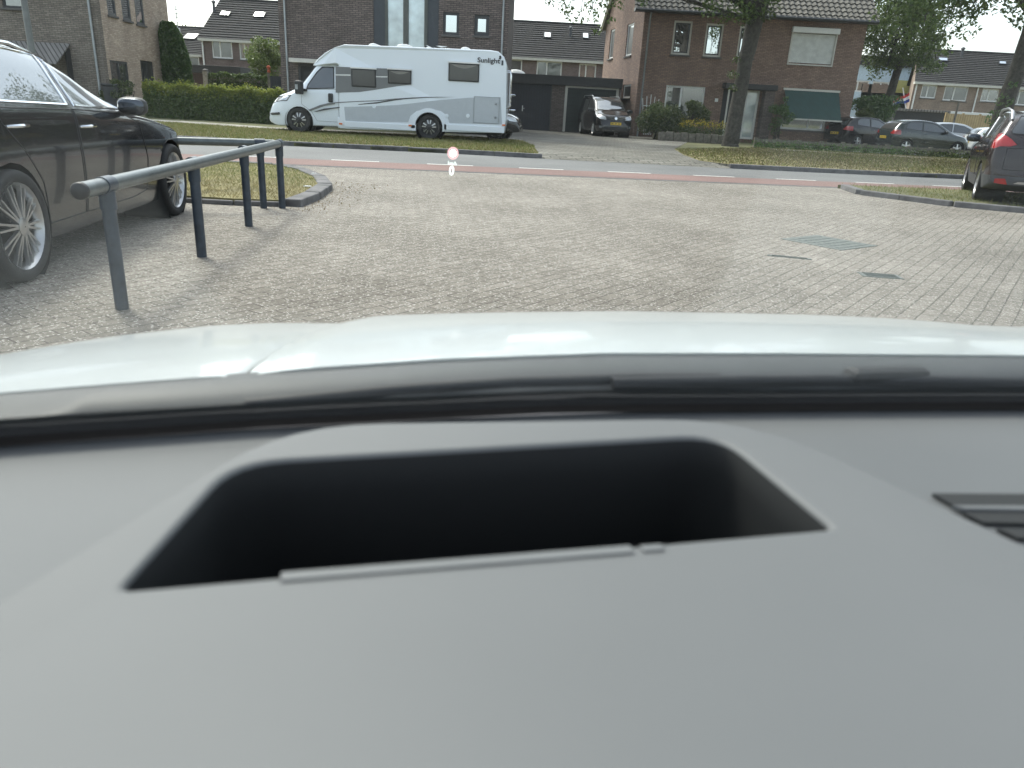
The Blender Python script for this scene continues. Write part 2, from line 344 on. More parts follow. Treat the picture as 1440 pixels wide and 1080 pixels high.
def kerb_line(name, pts, w, h, z0=-.1, stone=1.0, inward=1):
    """a run of kerb stones along a polyline; each stone a box with a joint"""
    m = MB(); pts = [Vector((p[0], p[1], 0)) for p in pts]
    for a, b in zip(pts[:-1], pts[1:]):
        L = (b-a).length; d = (b-a)/L; nrm = Vector((-d.y, d.x, 0))*inward; n = max(1, round(L/stone))
        for i in range(n):
            s0 = a+d*(L*i/n+.004); m.frame_box(s0+Vector((0, 0, z0)), d*(L/n-.008), nrm*w, (0, 0, h-z0+random.uniform(-.004, .004)))
    return struct(m.build(name, 'kerb', bevel=.015))

# ------------------------------------------------------------------ walls, windows, roofs
class Wall:
    def __init__(s, o, d, n): s.o = Vector(o); s.d = Vector(d).normalized(); s.n = Vector(n).normalized()
    def P(s, x, z, y=0): return s.o+s.d*x+Vector((0, 0, z))+s.n*y
    def px(s, px, py):
        r = ray(px, py); c = Vector((0, 0, CAM_H)); t = (s.o-c).dot(s.n)/r.dot(s.n); p = c+r*t-s.o
        return p.dot(s.d), p.z
    def rect(s, px0, py0, px1, py1):                    # a rectangle of the wall from two photo corners (top left, bottom right)
        a = s.px(px0, py0); b = s.px(px1, py1); x0, x1 = sorted((a[0], b[0])); z0, z1 = sorted((a[1], b[1])); return [x0, x1, z0, z1]
    def rectm(s, pxl, pxr, pxmid, ytop, ybot):          # left and right edges at mid height, top and bottom at mid width
        zt = s.px(pxmid, ytop)[1]; zb = s.px(pxmid, ybot)[1]; ym = (ytop+ybot)/2
        x0, x1 = sorted((s.px(pxl, ym)[0], s.px(pxr, ym)[0])); return [x0, x1, zb, zt]
def wall_mesh(m, w, x0, x1, z0, z1, holes=(), reveal=.12):
    xs = sorted({x0, x1, *[min(max(h[i], x0), x1) for h in holes for i in (0, 1)]}); zs = sorted({z0, z1, *[min(max(h[i], z0), z1) for h in holes for i in (2, 3)]})
    for i in range(len(xs)-1):
        for j in range(len(zs)-1):
            cx, cz = (xs[i]+xs[i+1])/2, (zs[j]+zs[j+1])/2
            if any(h[0] < cx < h[1] and h[2] < cz < h[3] for h in holes): continue
            m.add([w.P(xs[i], zs[j]), w.P(xs[i+1], zs[j]), w.P(xs[i+1], zs[j+1]), w.P(xs[i], zs[j+1])], [(0, 1, 2, 3)])
    for a, b, c, d in holes:
        q = [(a, c), (b, c), (b, d), (a, d)]
        for i in range(4):
            p, r = q[i], q[(i+1) % 4]
            m.add([w.P(*p), w.P(*r), w.P(*r, -reveal), w.P(*p, -reveal)], [(0, 1, 2, 3)])
def window(w, h, root, org, frame='white', glass='pane', fw=.07, bars=(), hbars=(), inset=.06, sill=True, sillmat='sill', name='window', proud=0):
    x0, x1, z0, z1 = h; m = MB(org); t = .07; y = -inset-t
    def fb(a, b, c, d, yy=y, tt=t): m.frame_box(w.P(a, c, yy), w.d*(b-a), w.n*tt, (0, 0, d-c))
    fb(x0, x0+fw, z0, z1); fb(x1-fw, x1, z0, z1); fb(x0+fw, x1-fw, z0, z0+fw); fb(x0+fw, x1-fw, z1-fw, z1)
    for b in bars: xc = x0+(x1-x0)*b; fb(xc-fw*.5, xc+fw*.5, z0+fw, z1-fw)
    for b in hbars: zc = z0+(z1-z0)*b; fb(x0+fw, x1-fw, zc-fw*.4, zc+fw*.4, y+.004, t-.008)
    f = m.build(name, frame, root)
    g = MB(org); g.frame_box(w.P(x0+fw*.6, z0+fw*.6, y+.015), w.d*(x1-x0-fw*1.2), w.n*.02, (0, 0, z1-z0-fw*1.2)); g.build('pane', glass, f)
    if sill:
        k = MB(org); k.frame_box(w.P(x0-.06, z0-.085, -inset), w.d*(x1-x0+.12), w.n*(inset+.07), (0, 0, .08)); k.build('sill', sillmat, f, bevel=.01)
    return f
def door(w, h, root, org, mat='navy', frame='dframe', fw=.08, handle=None, name='door'):
    x0, x1, z0, z1 = h; m = MB(org); m.frame_box(w.P(x0+fw, z0, -.10), w.d*(x1-x0-2*fw), w.n*.04, (0, 0, z1-z0-fw)); d = m.build(name, mat, root)
    k = MB(org); t = .10; y = -.11
    for a, b, c, e in ((x0, x0+fw, z0, z1), (x1-fw, x1, z0, z1), (x0+fw, x1-fw, z1-fw, z1)): k.frame_box(w.P(a, c, y), w.d*(b-a), w.n*t, (0, 0, e-c))
    k.build('frame', frame, d)
    if handle:
        q = MB(org); hx, hz = handle; q.frame_box(w.P(hx, hz-.14, -.06), w.d*.05, w.n*.02, (0, 0, .28)); q.tube([w.P(hx+.025, hz, -.04), w.P(hx+.025, hz, .0), w.P(hx+.14, hz, .0)], .012, 6); q.build('handle', 'alloy', d)
    return d
def tile_roof(name, e0, e1, r0, r1, mat, root, org, tw=.3, th=.34, wave=.03, step=.035, low=False):
    """pantiles: rows that step and columns that wave, from the eaves e0-e1 up to the ridge r0-r1"""
    e0, e1, r0, r1 = map(Vector, (e0, e1, r0, r1)); nr = max(2, round((r0-e0).length/th)); nc = max(2, round((e1-e0).length/tw))
    nrm = (e1-e0).cross(r0-e0).normalized()
    if nrm.z < 0: nrm = -nrm
    k = 1 if low else 4; us = np.arange(nc*k+1)/(nc*k); m = MB(org); V = []; F = []; W_ = len(us)
    for r in range(nr):
        for q, (t, hh) in enumerate(((r/nr, step), ((r+.995)/nr, .0))):
            a = e0.lerp(r0, t); b = e1.lerp(r1, t)
            for u in us:
                wv = wave*math.sin(2*math.pi*u*nc) if not low else 0
                V.append(a.lerp(b, u)+nrm*(hh+wv))
    for r in range(nr*2-1):
        for c in range(W_-1): F.append((r*W_+c, r*W_+c+1, (r+1)*W_+c+1, (r+1)*W_+c))
    m.add(V, F)
    m.add([e0-nrm*.03, e1-nrm*.03, r1-nrm*.03, r0-nrm*.03], [(0, 3, 2, 1)])
    return m.build(name, mat, root)
def pipe(root, org, pts, r=.045, mat='zinc', name='downpipe'):
    m = MB(org); m.tube(pts, r, 8); return m.build(name, mat, root, smooth=True)

# ------------------------------------------------------------------ cars
def pchip(tab, x):
    xs = np.array([t[0] for t in tab], float); ys = np.array([t[1] for t in tab], float); h = np.diff(xs); d = np.diff(ys)/h
    m = np.zeros(len(xs)); m[0] = d[0]; m[-1] = d[-1]
    for i in range(1, len(xs)-1):
        if d[i-1]*d[i] > 0: m[i] = 2*d[i-1]*d[i]/(d[i-1]+d[i])
    x = np.clip(x, xs[0], xs[-1]); i = np.clip(np.searchsorted(xs, x)-1, 0, len(h)-1); t = (x-xs[i])/h[i]
    return (1+2*t)*(1-t)**2*ys[i]+t*(1-t)**2*h[i]*m[i]+t*t*(3-2*t)*ys[i+1]+t*t*(t-1)*h[i]*m[i+1]
def shell(sp, n=72, sub=3):
    """a car body lofted through cross sections; x forward, y left, z up, x = 0 at the rear axle"""
    x0, x1 = sp['zr'][0][0], sp['zr'][-1][0]; u = np.linspace(0, 1, n); xs = x0+(x1-x0)*(u-.075*np.sin(2*np.pi*u)); rows = []
    for x in xs:
        g = {k: float(pchip(sp[k], x)) for k in ('zr', 'zs', 'wb', 'wr', 'zb')}
        zb, zs, zr, wb, wr = g['zb'], min(g['zs'], g['zr']-.03), g['zr'], g['wb'], min(g['wr'], g['wb']-.02)
        cr = sp.get('crown', .055)*min(1, (zr-zs)/.3+.15); ze = zr-cr; bul = sp.get('bulge', .02); H = zs-zb
        K = [(0, zb), (wb*.55, zb), (wb*.93, zb+.015), (wb*.985-.005, zb+.07), (wb+bul*.5, zb+H*.34), (wb+bul, zb+H*.62), (wb+bul*.35, zb+H*.88), (wb-.012, zs),
             (wb*.46+wr*.54, zs*.46+ze*.54), (wr, ze), (wr*.84, zr-cr*.34), (wr*.45, zr-cr*.07), (0, zr)]
        P = [(-K[1][0], K[1][1])]+K+[(-K[-2][0], K[-2][1])]; row = []
        for i in range(1, len(P)-2):
            p0, p1, p2, p3 = (np.array(P[j]) for j in (i-1, i, i+1, i+2))
            ts = 1 if i < 3 else sub
            for k in range(ts):
                t = k/ts; tau = .42
                a = tau*(p2-p0); b = tau*(p3-p1)
                q = (2*t**3-3*t*t+1)*p1+(t**3-2*t*t+t)*a+(3*t*t-2*t**3)*p2+(t**3-t*t)*b
                row.append((max(0, q[0]), q[1]))
        row.append(K[-1]); full = row+[(-y, z) for y, z in row[-2:0:-1]]; rows.append([(x, y, z) for y, z in full])
    bm = bmesh.new(); V = [[bm.verts.new(p) for p in r] for r in rows]; m = len(rows[0])
    for i in range(n-1):
        for j in range(m):
            bm.faces.new((V[i][j], V[i+1][j], V[i+1][(j+1) % m], V[i][(j+1) % m]))
    for r in (0, -1):
        c = bm.verts.new(np.mean([v.co for v in V[r]], axis=0)+np.array([(-.02 if r == 0 else .02), 0, 0]))
        for j in range(m):
            f = (V[r][j], V[r][(j+1) % m], c); bm.faces.new(f if r == 0 else f[::-1])
    bmesh.ops.recalc_face_normals(bm, faces=bm.faces); return bm
def carve(bm, poly, ax, cond):
    """cut the outline of a 2-D polygon (axes ax) into the surface where cond(centre, normal) and return the faces inside"""
    a, b = ax; lo = [min(p[i] for p in poly) for i in (0, 1)]; hi = [max(p[i] for p in poly) for i in (0, 1)]
    def near():
        r = []
        for f in bm.faces:
            ca = [v.co[a] for v in f.verts]; cb = [v.co[b] for v in f.verts]
            if max(ca) < lo[0] or min(ca) > hi[0] or max(cb) < lo[1] or min(cb) > hi[1]: continue
            if cond(f.calc_center_median(), f.normal): r.append(f)
        return r
    for i in range(len(poly)):
        p, q = poly[i], poly[(i+1) % len(poly)]; no = Vector((0, 0, 0)); no[a] = q[1]-p[1]; no[b] = p[0]-q[0]
        if no.length < 1e-7: continue
        co = Vector((0, 0, 0)); co[a] = p[0]; co[b] = p[1]; fs = near()
        g = set(fs)
        for f in fs: g.update(f.edges); g.update(f.verts)
        bmesh.ops.bisect_plane(bm, geom=list(g), dist=1e-5, plane_co=co, plane_no=no)
    out = []
    for f in near():
        c = f.calc_center_median(); x, y = c[a], c[b]; r = False
        for i in range(len(poly)):
            x1, y1 = poly[i]; x2, y2 = poly[(i+1) % len(poly)]
            if (y1 > y) != (y2 > y) and x < (x2-x1)*(y-y1)/(y2-y1)+x1: r = not r
        if r: out.append(f)
    return out
def split(bm, faces):
    nb = bmesh.new(); mp = {}
    for f in faces:
        vs = []
        for v in f.verts:
            if v not in mp: mp[v] = nb.verts.new(v.co)
            vs.append(mp[v])
        try: nb.faces.new(vs)
        except ValueError: pass
    bmesh.ops.delete(bm, geom=faces, context='FACES'); return nb
def loops(bm):
    ed = [e for e in bm.edges if len(e.link_faces) == 1]; nx = {}
    for e in ed:
        for v in e.verts: nx.setdefault(v, []).append(e.other_vert(v))
    seen = set(); res = []
    for s in nx:
        if s in seen: continue
        lp = [s]; seen.add(s); cur = s
        while True:
            c = [v for v in nx[cur] if v not in seen]
            if not c: break
            cur = c[0]; seen.add(cur); lp.append(cur)
        if len(lp) > 3: res.append([v.co.copy() for v in lp])
    return res
def part(bm, name, mat, root, push=0.0):
    if push:
        bm.normal_update()
        for v in bm.verts: v.co += v.normal*push
    me = bpy.data.meshes.new(name); bm.to_mesh(me); return finish(me, name, mat, root, True)
def trim(bm, name, mat, par, r=.008):
    m = MB()
    for l in loops(bm): m.tube(l, r, 5, closed=True)
    if m.v: return m.build(name, mat, par, True)
def circ(cx, cz, r, n=22): return [(cx+r*math.cos(2*math.pi*i/n), cz+r*math.sin(2*math.pi*i/n)) for i in range(n)]
def wheel(root, x, y, r, side, style='multi', rim_r=None, w=.22, steer=0):
    """tyre with an alloy inside; side = +1 left, -1 right"""
    rr = rim_r or r*.70; o = MB(); ax = Vector((math.sin(steer)*-side, side*math.cos(steer), 0)) if steer else Vector((0, side, 0)); c = Vector((x, y, r))
    o.cur = 2 if style == 'split' else 0; o.lathe([(rr*.90, -.04), (rr*.96, .0), (rr, .012), (rr*1.01, -.004), (rr*.97, -.06), (rr*.97, -w)], c, ax, 32, False)
    e = ax.cross(Vector((0, 0, 1))).normalized(); z = Vector((0, 0, 1))
    def spoke(t, w0, w1, r0, r1, h0=.016, h1=-.004, th=.02):
        d = e*math.cos(t)+z*math.sin(t); s = -e*math.sin(t)+z*math.cos(t)
        a, b = c+d*r0+ax*h0, c+d*r1+ax*h1
        o.add([a-s*w0, a+s*w0, b+s*w1, b-s*w1, a-s*w0*1.3-ax*th, a+s*w0*1.3-ax*th, b+s*w1*1.3-ax*th, b-s*w1*1.3-ax*th], [(0, 1, 2, 3), (0, 4, 5, 1), (1, 5, 6, 2), (2, 6, 7, 3), (3, 7, 4, 0)])
    o.cur = 0
    if style == 'multi':
        for i in range(10):
            t = 2*math.pi*i/10+.1; spoke(t-.10, rr*.030, rr*.022, rr*.16, rr*.97); spoke(t+.10, rr*.030, rr*.022, rr*.16, rr*.97); 
            for sgn in (-1, 1): spoke(t+sgn*.1, rr*.016, rr*.022, rr*.72, rr*.97, .006, -.002)
    elif style == 'split':
        for i in range(5):
            t = 2*math.pi*i/5+math.pi/2; spoke(t-.24, rr*.045, rr*.075, rr*.42, rr*.94); spoke(t+.24, rr*.045, rr*.075, rr*.42, rr*.94)
    else:
        for i in range(5):
            t = 2*math.pi*i/5+math.pi/2; spoke(t, rr*.15, rr*.12, rr*.15, rr*.97)
    o.cur = 2 if style == 'multi' else 1; o.lathe([(rr*.93, -.06), (rr*.5, -.05), (.01, -.045)], c, ax, 28, False)
    o.cur = 2 if style == 'split' else 0; o.lathe([(rr*.23, -.03), (rr*.22, .018), (rr*.15, .024), (.005, .026)], c, ax, 20, False)
    wh = o.build('wheel', ['alloy', 'alloy_dark', 'plastic'], root, True)
    t = MB(); t.lathe([(rr, .0), (rr*1.03, .012), ((rr+r)/2, .024), (r*.965, .014), (r*.992, -.006), (r, -.03), (r, -w+.03), (r*.97, -w), (rr, -w)], c, ax, 40, False)
    k = t.build('tyre', 'tyre', wh, True); return wh
def mirrored(poly): return [(-y, z) for y, z in poly]
def build_car(name, label, cat, loc, rz, sp, paint, group=None, full=True, scale=1.0):
    root = thing(name, label, cat, loc, rz, group); root.scale = (scale,)*3
    bm = shell(sp, sp.get('n', 72)); wr, wb = sp['r'], sp['base']; sides = (1, -1)
    for s in sides:                                            # wheel openings
        for x in (0, wb):
            fs = carve(bm, circ(x, wr*.98, wr*1.13, 20 if full else 14), (0, 2), lambda c, n, s=s: c.y*s > .35)
            bmesh.ops.delete(bm, geom=fs, context='FACES')
    jobs = []
    for nm, mat, poly, view, tr in sp['panels']:
        if view == 'side':
            for s in sides: jobs.append((nm, mat, poly, (0, 2), (lambda c, n, s=s: c.y*s > .2 and n.y*s > .12), tr))
        elif view in ('front', 'rear'):
            k = 1 if view == 'front' else -1
            pl = [poly] if any(p[0] < 0 for p in poly) else [poly, mirrored(poly)]
            xr = sp.get('view_x', {}).get(nm, None)
            for p in pl: jobs.append((nm, mat, p, (1, 2), (lambda c, n, k=k, xr=xr: n.x*k > .10 and (c.x > wb*.45 if k > 0 else c.x < wb*.45) and (xr is None or xr[0] < c.x < xr[1])), tr))
        elif view == 'top': jobs.append((nm, mat, poly, (0, 1), (lambda c, n: n.z > .3 and c.z > .6), tr))
    for nm, mat, poly, ax, cond, tr in jobs:
        fs = carve(bm, poly, ax, cond)
        if not fs: continue
        nb = split(bm, fs); o = part(nb, nm, paint if mat == 'PAINT' else mat, root)
        if tr: trim(nb, tr[0], tr[1], o, tr[2])
        nb.free()
    if sp.get('clad'):                                         # unpainted lower body
        z = sp['clad']; g = list(bm.faces)+list(bm.edges)+list(bm.verts)
        bmesh.ops.bisect_plane(bm, geom=g, dist=1e-5, plane_co=(0, 0, z), plane_no=(0, 0, 1))
        nb = split(bm, [f for f in bm.faces if f.calc_center_median().z < z]); part(nb, 'lower_cladding', sp.get('cladmat', 'grey_plastic'), root); nb.free()
    part(bm, 'body', paint, root); bm.free()
    m = MB()                                                   # dark wheel housings and floor
    for x in (0, wb):
        for s in sides:
            y = sp['track']; m.lathe([(wr*1.14, .0), (wr*1.14, -.42), (.02, -.42)], (x, s*(y-.005), wr*.98), (0, s, 0), 20, False)
    m.build('wheel_housing', 'rubber', root, True)
    for x in (0, wb):
        for s in sides: wheel(root, x, s*sp['track'], wr, s, sp.get('wheel', 'five'), sp.get('rim'), steer=0)
    for s in sides:                                            # mirrors
        mx, my, mz = sp['mirror']; mm = MB(); k = sp.get('mscale', 1)
        mm.blob((mx, s*(my+.13*k), mz+.04), (.06*k, .112*k, .07*k), 20, 14, .72); mm.frame_box((mx-.02, s*(my-.06), mz-.05), (.06, 0, 0), (0, s*.14, .03), (0, 0, .03))
        mo = mm.build('mirror', sp.get('mirror_mat', paint), root, True)
        g = MB(); g.blob((mx-.034*k, s*(my+.13*k), mz+.04), (.035*k, .10*k, .06*k), 20, 14, .72); g.build('mirror_glass', 'mirror_dark', mo, True)
    for f in sp.get('extras', []): f(root)
    return root
def plate(x, z, k, mat='plate_yellow', w=.26, y=0, tilt=0):
    def f(root):
        m = MB(); m.frame_box((x, y-w, z-.055), (0, 2*w, 0), (.012*k, 0, 0), (0, 0, .11)); o = m.build('number_plate', mat, root, bevel=.004)
        c = MB()
        for i in range(8):
            if i in (2, 5): continue
            c.frame_box((x+.012*k, y-w*.8+i*w*.2, z-.03), (0, w*.13, 0), (.002*k, 0, 0), (0, 0, .06))
        c.build('plate_marks', 'ink', o)
    return f
def rails(pts, r=.018, mat='chrome'):
    def f(root):
        for s in (1, -1):
            m = MB(); m.tube([(x, s*y, z) for x, y, z in pts], r, 7); m.build('roof_rail', mat, root, True)
    return f
def handles(lst, mat='chrome'):
    def f(root):
        for s in (1, -1):
            for x, y, z in lst:
                m = MB(); m.tube([(x-.11, s*(y-.01), z), (x-.08, s*(y+.025), z+.004), (x+.08, s*(y+.025), z+.004), (x+.11, s*(y-.01), z)], [.008, .012, .012, .008], 6); m.build('door_handle', mat, root, True)
    return f
GAP = ('door_gap', 'rubber', .0045); SEAL = ('window_seal', 'rubber', .009); CHR = ('window_trim', 'chrome', .010)


ESTATE = dict(n=96, r=.345, base=2.98, rim=.265, wheel='multi', track=.935, crown=.06, bulge=.018,
 zr=[(-1.1, .62), (-1.06, .98), (-.8, 1.32), (-.35, 1.435), (.3, 1.462), (.9, 1.43), (1.4, 1.325), (1.9, 1.14), (2.35, .985), (2.9, .925), (3.4, .85), (3.72, .74), (3.87, .55)],
 zs=[(-1.1, .55), (-1.0, .92), (-.7, 1.045), (0, 1.035), (1, 1.01), (2, .965), (2.4, .935), (2.9, .87), (3.4, .79), (3.72, .67), (3.87, .48)],
 wb=[(-1.1, .66), (-1.0, .80), (-.5, .90), (0, .915), (1.5, .915), (2.9, .91), (3.35, .875), (3.65, .77), (3.8, .62), (3.87, .45)],
 wr=[(-1.1, .56), (-.8, .63), (0, .69), (1, .695), (1.5, .71), (2.0, .745), (2.4, .78), (2.9, .74), (3.4, .62), (3.87, .36)],
 zb=[(-1.1, .34), (-.7, .21), (0, .17), (3, .17), (3.6, .2), (3.87, .3)], mirror=(1.92, .86, 1.0), mscale=1.05, mirror_mat='plastic',
 panels=[('side_window', 'carglass', [(1.09, 1.045), (1.85, 1.015), (2.16, .995), (1.98, 1.09), (1.72, 1.20), (1.42, 1.295), (1.12, 1.362)], 'side', CHR),
         ('side_window', 'carglass', [(.02, 1.075), (.98, 1.05), (1.02, 1.368), (.6, 1.388), (.2, 1.392), (-.08, 1.385)], 'side', CHR),
         ('side_window', 'carglass', [(-.75, 1.12), (-.07, 1.078), (-.16, 1.382), (-.5, 1.345)], 'side', CHR),
         ('windscreen', 'carglass', [(-.66, 1.0), (.66, 1.0), (.54, 1.375), (-.54, 1.375)], 'front', SEAL),
         ('rear_window', 'carglass', [(-.6, 1.06), (.6, 1.06), (.5, 1.36), (-.5, 1.36)], 'rear', SEAL),
         ('headlight', 'lamp_clear', [(.42, .60), (.80, .64), (.86, .76), (.5, .72)], 'front', None),
         ('taillight', 'lamp_red', [(.36, .80), (.9, .80), (.9, .95), (.36, .93)], 'rear', None),
         ('grille', 'plastic', [(-.42, .36), (.42, .36), (.5, .55), (.44, .68), (-.44, .68), (-.5, .55)], 'front', ('grille_trim', 'chrome', .012)),
         ('door', 'PAINT', [(1.03, .30), (1.95, .30), (2.28, .33), (2.33, .60), (2.25, .90), (1.9, .985), (1.03, 1.02)], 'side', GAP),
         ('door', 'PAINT', [(.44, .30), (1.0, .30), (1.0, 1.02), (-.02, 1.04), (.02, .95), (.22, .78), (.38, .58)], 'side', GAP)],
 extras=[plate(-1.1, .78, -1), rails([(-.7, .65, 1.35), (-.6, .66, 1.40), (0, .685, 1.428), (.7, .685, 1.42), (1.15, .67, 1.355), (1.3, .665, 1.30)], .016),
         handles([(1.18, .925, .90), (.18, .925, .93)], 'chrome')])
CROSS = dict(n=84, r=.335, base=2.54, rim=.22, track=.855, crown=.06, clad=.50, cladmat='grey_plastic', bulge=.025,
 zr=[(-.86, .56), (-.835, .80), (-.80, 1.02), (-.70, 1.22), (-.52, 1.44), (-.2, 1.525), (.6, 1.565), (1.2, 1.53), (1.6, 1.43), (2.15, 1.14), (2.35, 1.05), (2.9, .96), (3.2, .82), (3.33, .6)],
 zs=[(-.86, .50), (-.83, .75), (-.79, .98), (-.68, 1.06), (-.4, 1.07), (0, 1.04), (1.5, .98), (2.3, .95), (2.9, .88), (3.2, .74), (3.33, .5)],
 wb=[(-.86, .74), (-.8, .80), (-.6, .845), (0, .855), (1.5, .855), (2.7, .85), (3.05, .76), (3.33, .5)],
 wr=[(-.86, .70), (-.78, .72), (-.66, .68), (-.5, .65), (0, .66), (1, .66), (1.6, .68), (2.3, .72), (2.9, .64), (3.33, .4)],
 zb=[(-.86, .36), (-.6, .26), (0, .22), (2.6, .2), (3.33, .3)], mirror=(1.85, .80, 1.02), mscale=1.1, mirror_mat='plastic',
 panels=[('side_window', 'carglass_dim', [(.95, 1.06), (1.7, 1.02), (2.0, 1.01), (1.85, 1.14), (1.5, 1.36), (1.0, 1.44)], 'side', SEAL),
         ('side_window', 'carglass_dim', [(.05, 1.12), (.87, 1.07), (.92, 1.445), (.2, 1.45), (-.1, 1.40)], 'side', CHR),
         ('rear_window', 'carglass_dim', [(-.60, 1.17), (.60, 1.17), (.62, 1.22), (.52, 1.45), (-.52, 1.45), (-.62, 1.22)], 'rear', SEAL),
         ('windscreen', 'carglass', [(-.62, 1.06), (.62, 1.06), (.54, 1.46), (-.54, 1.46)], 'front', SEAL),
         ('taillight', 'lamp_red', [(.50, 1.00), (.60, .965), (.74, .96), (.82, .92), (.92, .95), (.92, 1.08), (.82, 1.165), (.74, 1.17), (.60, 1.09)], 'rear', ('lamp_gap', 'rubber', .004)),
         ('reflector', 'lamp_red', [(.50, .36), (.70, .38), (.70, .45), (.55, .46)], 'rear', None),
         ('bumper_insert', 'alloy', [(-.42, .385), (.42, .385), (.36, .42), (-.36, .42)], 'rear', None),
         ('tailgate', 'PAINT', [(-.63, .60), (.63, .60), (.63, .935), (.42, .95), (.36, 1.03), (.42, 1.10), (.56, 1.155), (-.56, 1.155), (-.42, 1.10), (-.36, 1.03), (-.42, .95), (-.63, .935)], 'rear', GAP),
         ('door', 'PAINT', [(.90, .42), (1.9, .42), (2.1, .6), (2.05, .95), (.90, 1.03)], 'side', GAP),
         ('door', 'PAINT', [(.42, .42), (.87, .42), (.87, 1.03), (.0, 1.08), (.1, .8), (.34, .6)], 'side', GAP),
         ('headlight', 'lamp_clear', [(.4, .72), (.85, .78), (.85, .9), (.5, .84)], 'front', None)],
 extras=[plate(-.868, .70, -1), rails([(-.55, .64, 1.39), (-.45, .65, 1.52), (.1, .665, 1.575), (1.0, .66, 1.565), (1.3, .65, 1.49)], .022, 'alloy'), handles([(1.05, .87, .93), (.15, .875, .97)], 'PLACE')])
CROSS['extras'][2] = handles([(1.05, .865, .92), (.2, .87, .95)], 'paint_brown')
def caddy_front(root):
    m = MB(); m.lathe([(.075, 0), (.075, .012), (.060, .016), (.058, .006), (.002, .006)], (3.50, 0, .83), (1, 0, .12), 20, False)
    for a, b in (((-.045, .045), (-.014, -.045)), ((-.014, -.045), (.0, -.005)), ((.0, -.005), (.014, -.045)), ((.014, -.045), (.045, .045)), ((-.022, .055), (0, .012)), ((0, .012), (.022, .055))):
        m.tube([(3.512, a[0], .83+a[1]), (3.512, b[0], .83+b[1])], .006, 5)
    m.build('badge', 'chrome', root, True)
    for z in (.79, .87):
        g = MB(); g.tube([(3.46, -.40, z+.01), (3.50, -.12, z)], .009, 5); g.tube([(3.46, .40, z+.01), (3.50, .12, z)], .009, 5); g.build('grille_bar', 'chrome', root, True)
VANLET = dict(n=80, r=.32, base=2.68, track=.87, crown=.07, bulge=.02,
 zr=[(-.85, .7), (-.83, 1.3), (-.75, 1.70), (-.5, 1.78), (.5, 1.80), (1.3, 1.79), (1.75, 1.70), (2.2, 1.44), (2.62, 1.17), (2.9, 1.09), (3.25, 1.0), (3.45, .86), (3.54, .6)],
 zs=[(-.85, .6), (-.8, 1.0), (-.5, 1.08), (1, 1.06), (2.3, 1.03), (2.9, .95), (3.25, .86), (3.45, .7), (3.54, .5)],
 wb=[(-.85, .76), (-.7, .86), (0, .875), (2.6, .875), (3.1, .85), (3.4, .76), (3.54, .62)],
 wr=[(-.85, .68), (0, .70), (1.3, .69), (1.8, .68), (2.6, .74), (3.1, .70), (3.54, .5)],
 zb=[(-.85, .3), (0, .2), (2.7, .2), (3.54, .24)], mirror=(2.3, .82, 1.12), mscale=1.25, mirror_mat='plastic',
 panels=[('windscreen', 'carglass', [(-.68, 1.19), (.68, 1.19), (.60, 1.70), (-.60, 1.70)], 'front', SEAL),
         ('side_window', 'carglass_dim', [(1.1, 1.13), (2.25, 1.09), (1.95, 1.42), (1.7, 1.6), (1.1, 1.65)], 'side', SEAL),
         ('side_window', 'carglass_dim', [(.1, 1.14), (1.02, 1.13), (1.02, 1.66), (.1, 1.66)], 'side', SEAL),
         ('headlight', 'lamp_clear', [(.46, .76), (.74, .78), (.86, .86), (.82, .98), (.62, .95), (.48, .88)], 'front', ('lamp_gap', 'chrome', .006)),
         ('grille', 'plastic', [(-.44, .76), (.44, .76), (.46, .90), (-.46, .90)], 'front', None),
         ('lower_grille', 'rubber', [(-.62, .32), (.62, .32), (.55, .46), (-.55, .46)], 'front', None),
         ('fog_lamp', 'lamp_clear', [(.66, .40), (.76, .40), (.76, .48), (.66, .48)], 'front', None),
         ('rear_window', 'carglass', [(-.6, 1.15), (.6, 1.15), (.56, 1.62), (-.56, 1.62)], 'rear', SEAL),
         ('door', 'PAINT', [(1.06, .32), (2.2, .32), (2.32, .7), (2.28, 1.04), (1.06, 1.08)], 'side', GAP)],
 extras=[plate(3.545, .60, 1), caddy_front, rails([(-.6, .66, 1.74), (-.5, .67, 1.82), (1.2, .66, 1.83), (1.4, .65, 1.76)], .018, 'alloy')])
